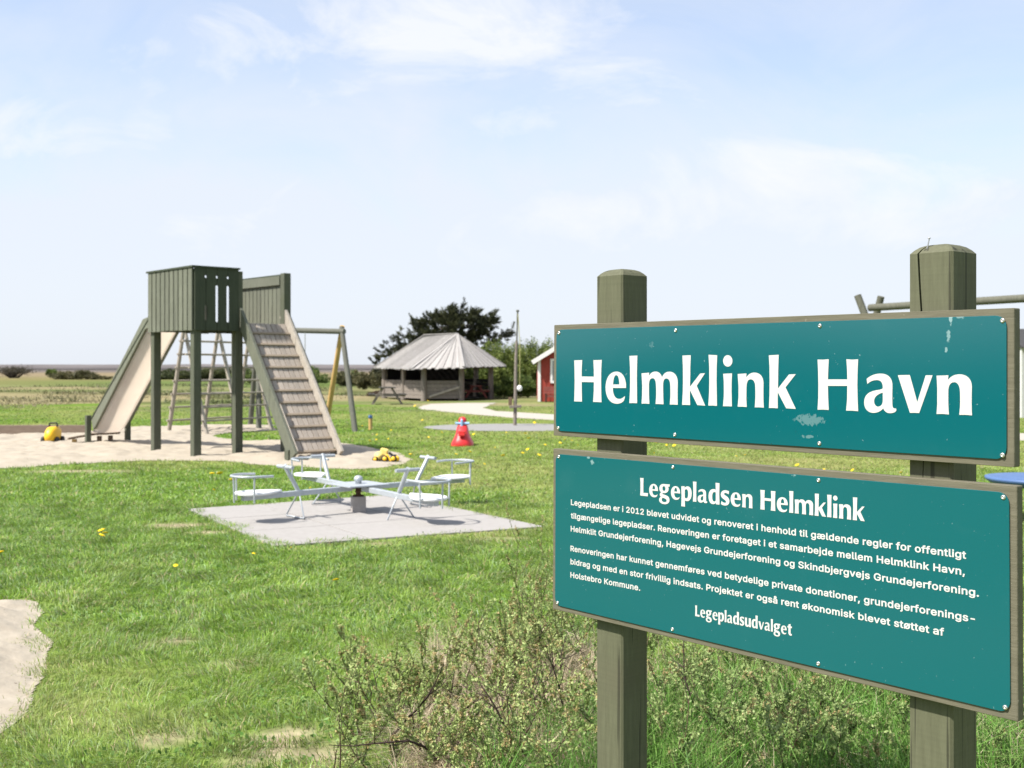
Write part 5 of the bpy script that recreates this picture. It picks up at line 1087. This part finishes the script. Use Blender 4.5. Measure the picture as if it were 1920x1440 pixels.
tall('dry_grass', 'bleached dead grass lying among the willow twigs', [(8000, 800, 1130, 1220, 1520), (2200, 1190, 1720, 1260, 1520), (700, 1780, 2000, 1320, 1520), (900, 740, 900, 1350, 1520)], 4, ((.36, .28, .18), (.62, .53, .38)), .06, .22, .0032, 1.9)

#@@FLOWERS
# ------------------------------------------------------------------ dandelions, each a thing
def dandelion(p, h, r0, label, group, proto=[None]):
    if proto[0] is None:
        o = thing('dandelion', label, 'dandelion', tuple(p), group=group); fm = MB(); rr_ = random.Random(5)
        fm.lathe([(.3, .72), (.75, .86), (1.0, 1.0), (.75, 1.12), (.4, 1.2), (.01, 1.22)], p, 12)
        for k in range(26):
            a = 2 * math.pi * k / 26; d = Vector((math.cos(a), math.sin(a), 0)); s_ = Vector((-d.y, d.x, 0)); fm.add([p + d * .7 + s_ * .1 + Vector((0, 0, 1.02)), p + d * .7 - s_ * .1 + Vector((0, 0, 1.02)), p + d * rr_.uniform(1.15, 1.4) + Vector((0, 0, rr_.uniform(.95, 1.15)))], [(0, 1, 2)])
        fm.build('flower', M['petal'], o); MB().tube([p + Vector((0, 0, -2.4)), p + Vector((.1, 0, -1)), p + Vector((0, 0, .8))], .12, 6).build('stalk', M['stem'], o); proto[0] = o
    else:
        s0 = proto[0]; o = s0.copy(); COL.objects.link(o); o['label'] = label; o['group'] = group
        for c_ in s0.children:
            d = c_.copy(); COL.objects.link(d); d.parent = o
    o.location = (p.x, p.y, h); o.scale = (r0, r0, r0); o.rotation_euler = (random.uniform(-.5, .5), random.uniform(-.5, .5), random.uniform(0, 6)); return o
rnd = random.Random(9)
near = [((192, 1000), .034, 'largest dandelion head of the bright pair in the left lawn'), ((189, 1008), .027, 'smaller dandelion head just under the largest one in the left lawn'), ((197, 1004), .027, 'dandelion head touching the right side of the bright left pair'), ((3, 1041), .03, 'dandelion cut by the left edge of the photo above the near sand'), ((631, 1093), .026, 'lone dandelion in the lawn between the concrete pad and the willow'),
        ((398, 893), .044, 'left dandelion of the three beside the front left roundabout seat'), ((413, 892), .044, 'upper middle dandelion of the three beside the front left roundabout seat'), ((435, 905), .044, 'right dandelion of the three beside the front left roundabout seat'), ((330, 1063), .016, 'pale half closed dandelion in the middle of the left lawn'), ((475, 1041), .016, 'small dandelion just in front of the left end of the pad'), ((547, 1029), .014, 'small dandelion at the grassy front edge of the concrete pad'), ((400, 921), .022, 'dull dandelion below the three by the roundabout seat')]
for (px, py), r0, lab in near:
    p = gp(px, py, .07); dandelion(p, p.z, r0, lab, 'dandelions in the near lawn')
gr = 'small dandelions scattered over the far lawn'
far = [(804, 821), (828, 813), (728, 824), (920, 790), (802, 753), (779, 763), (1022, 836), (1050, 832), (1072, 829), (1084, 836), (1060, 826), (1250, 836), (1232, 832), (1265, 838), (1545, 882), (1600, 884), (1690, 889), (1380, 857), (706, 826), (880, 850), (770, 855), (950, 812), (990, 845), (1010, 856), (620, 815), (575, 893), (582, 917), (680, 800), (845, 760), (985, 815)]
for k in range(16): far.append((rnd.uniform(690, 1120), rnd.uniform(778, 880)))
for k in range(9): far.append((rnd.uniform(1215, 1700), rnd.uniform(830, 880)))
FX = np.array([gp(*f)[:2] for f in far]); kp = avoid(FX[:, 0], FX[:, 1])
for f, k in zip(far, kp):
    if not k: continue
    p = gp(f[0], f[1], .06); dandelion(p, p.z, .024 * rnd.uniform(.7, 1.5) * (1 + max(0, p.y - 20) / 40), 'small yellow dandelion dot in the far lawn', gr)
#@@END
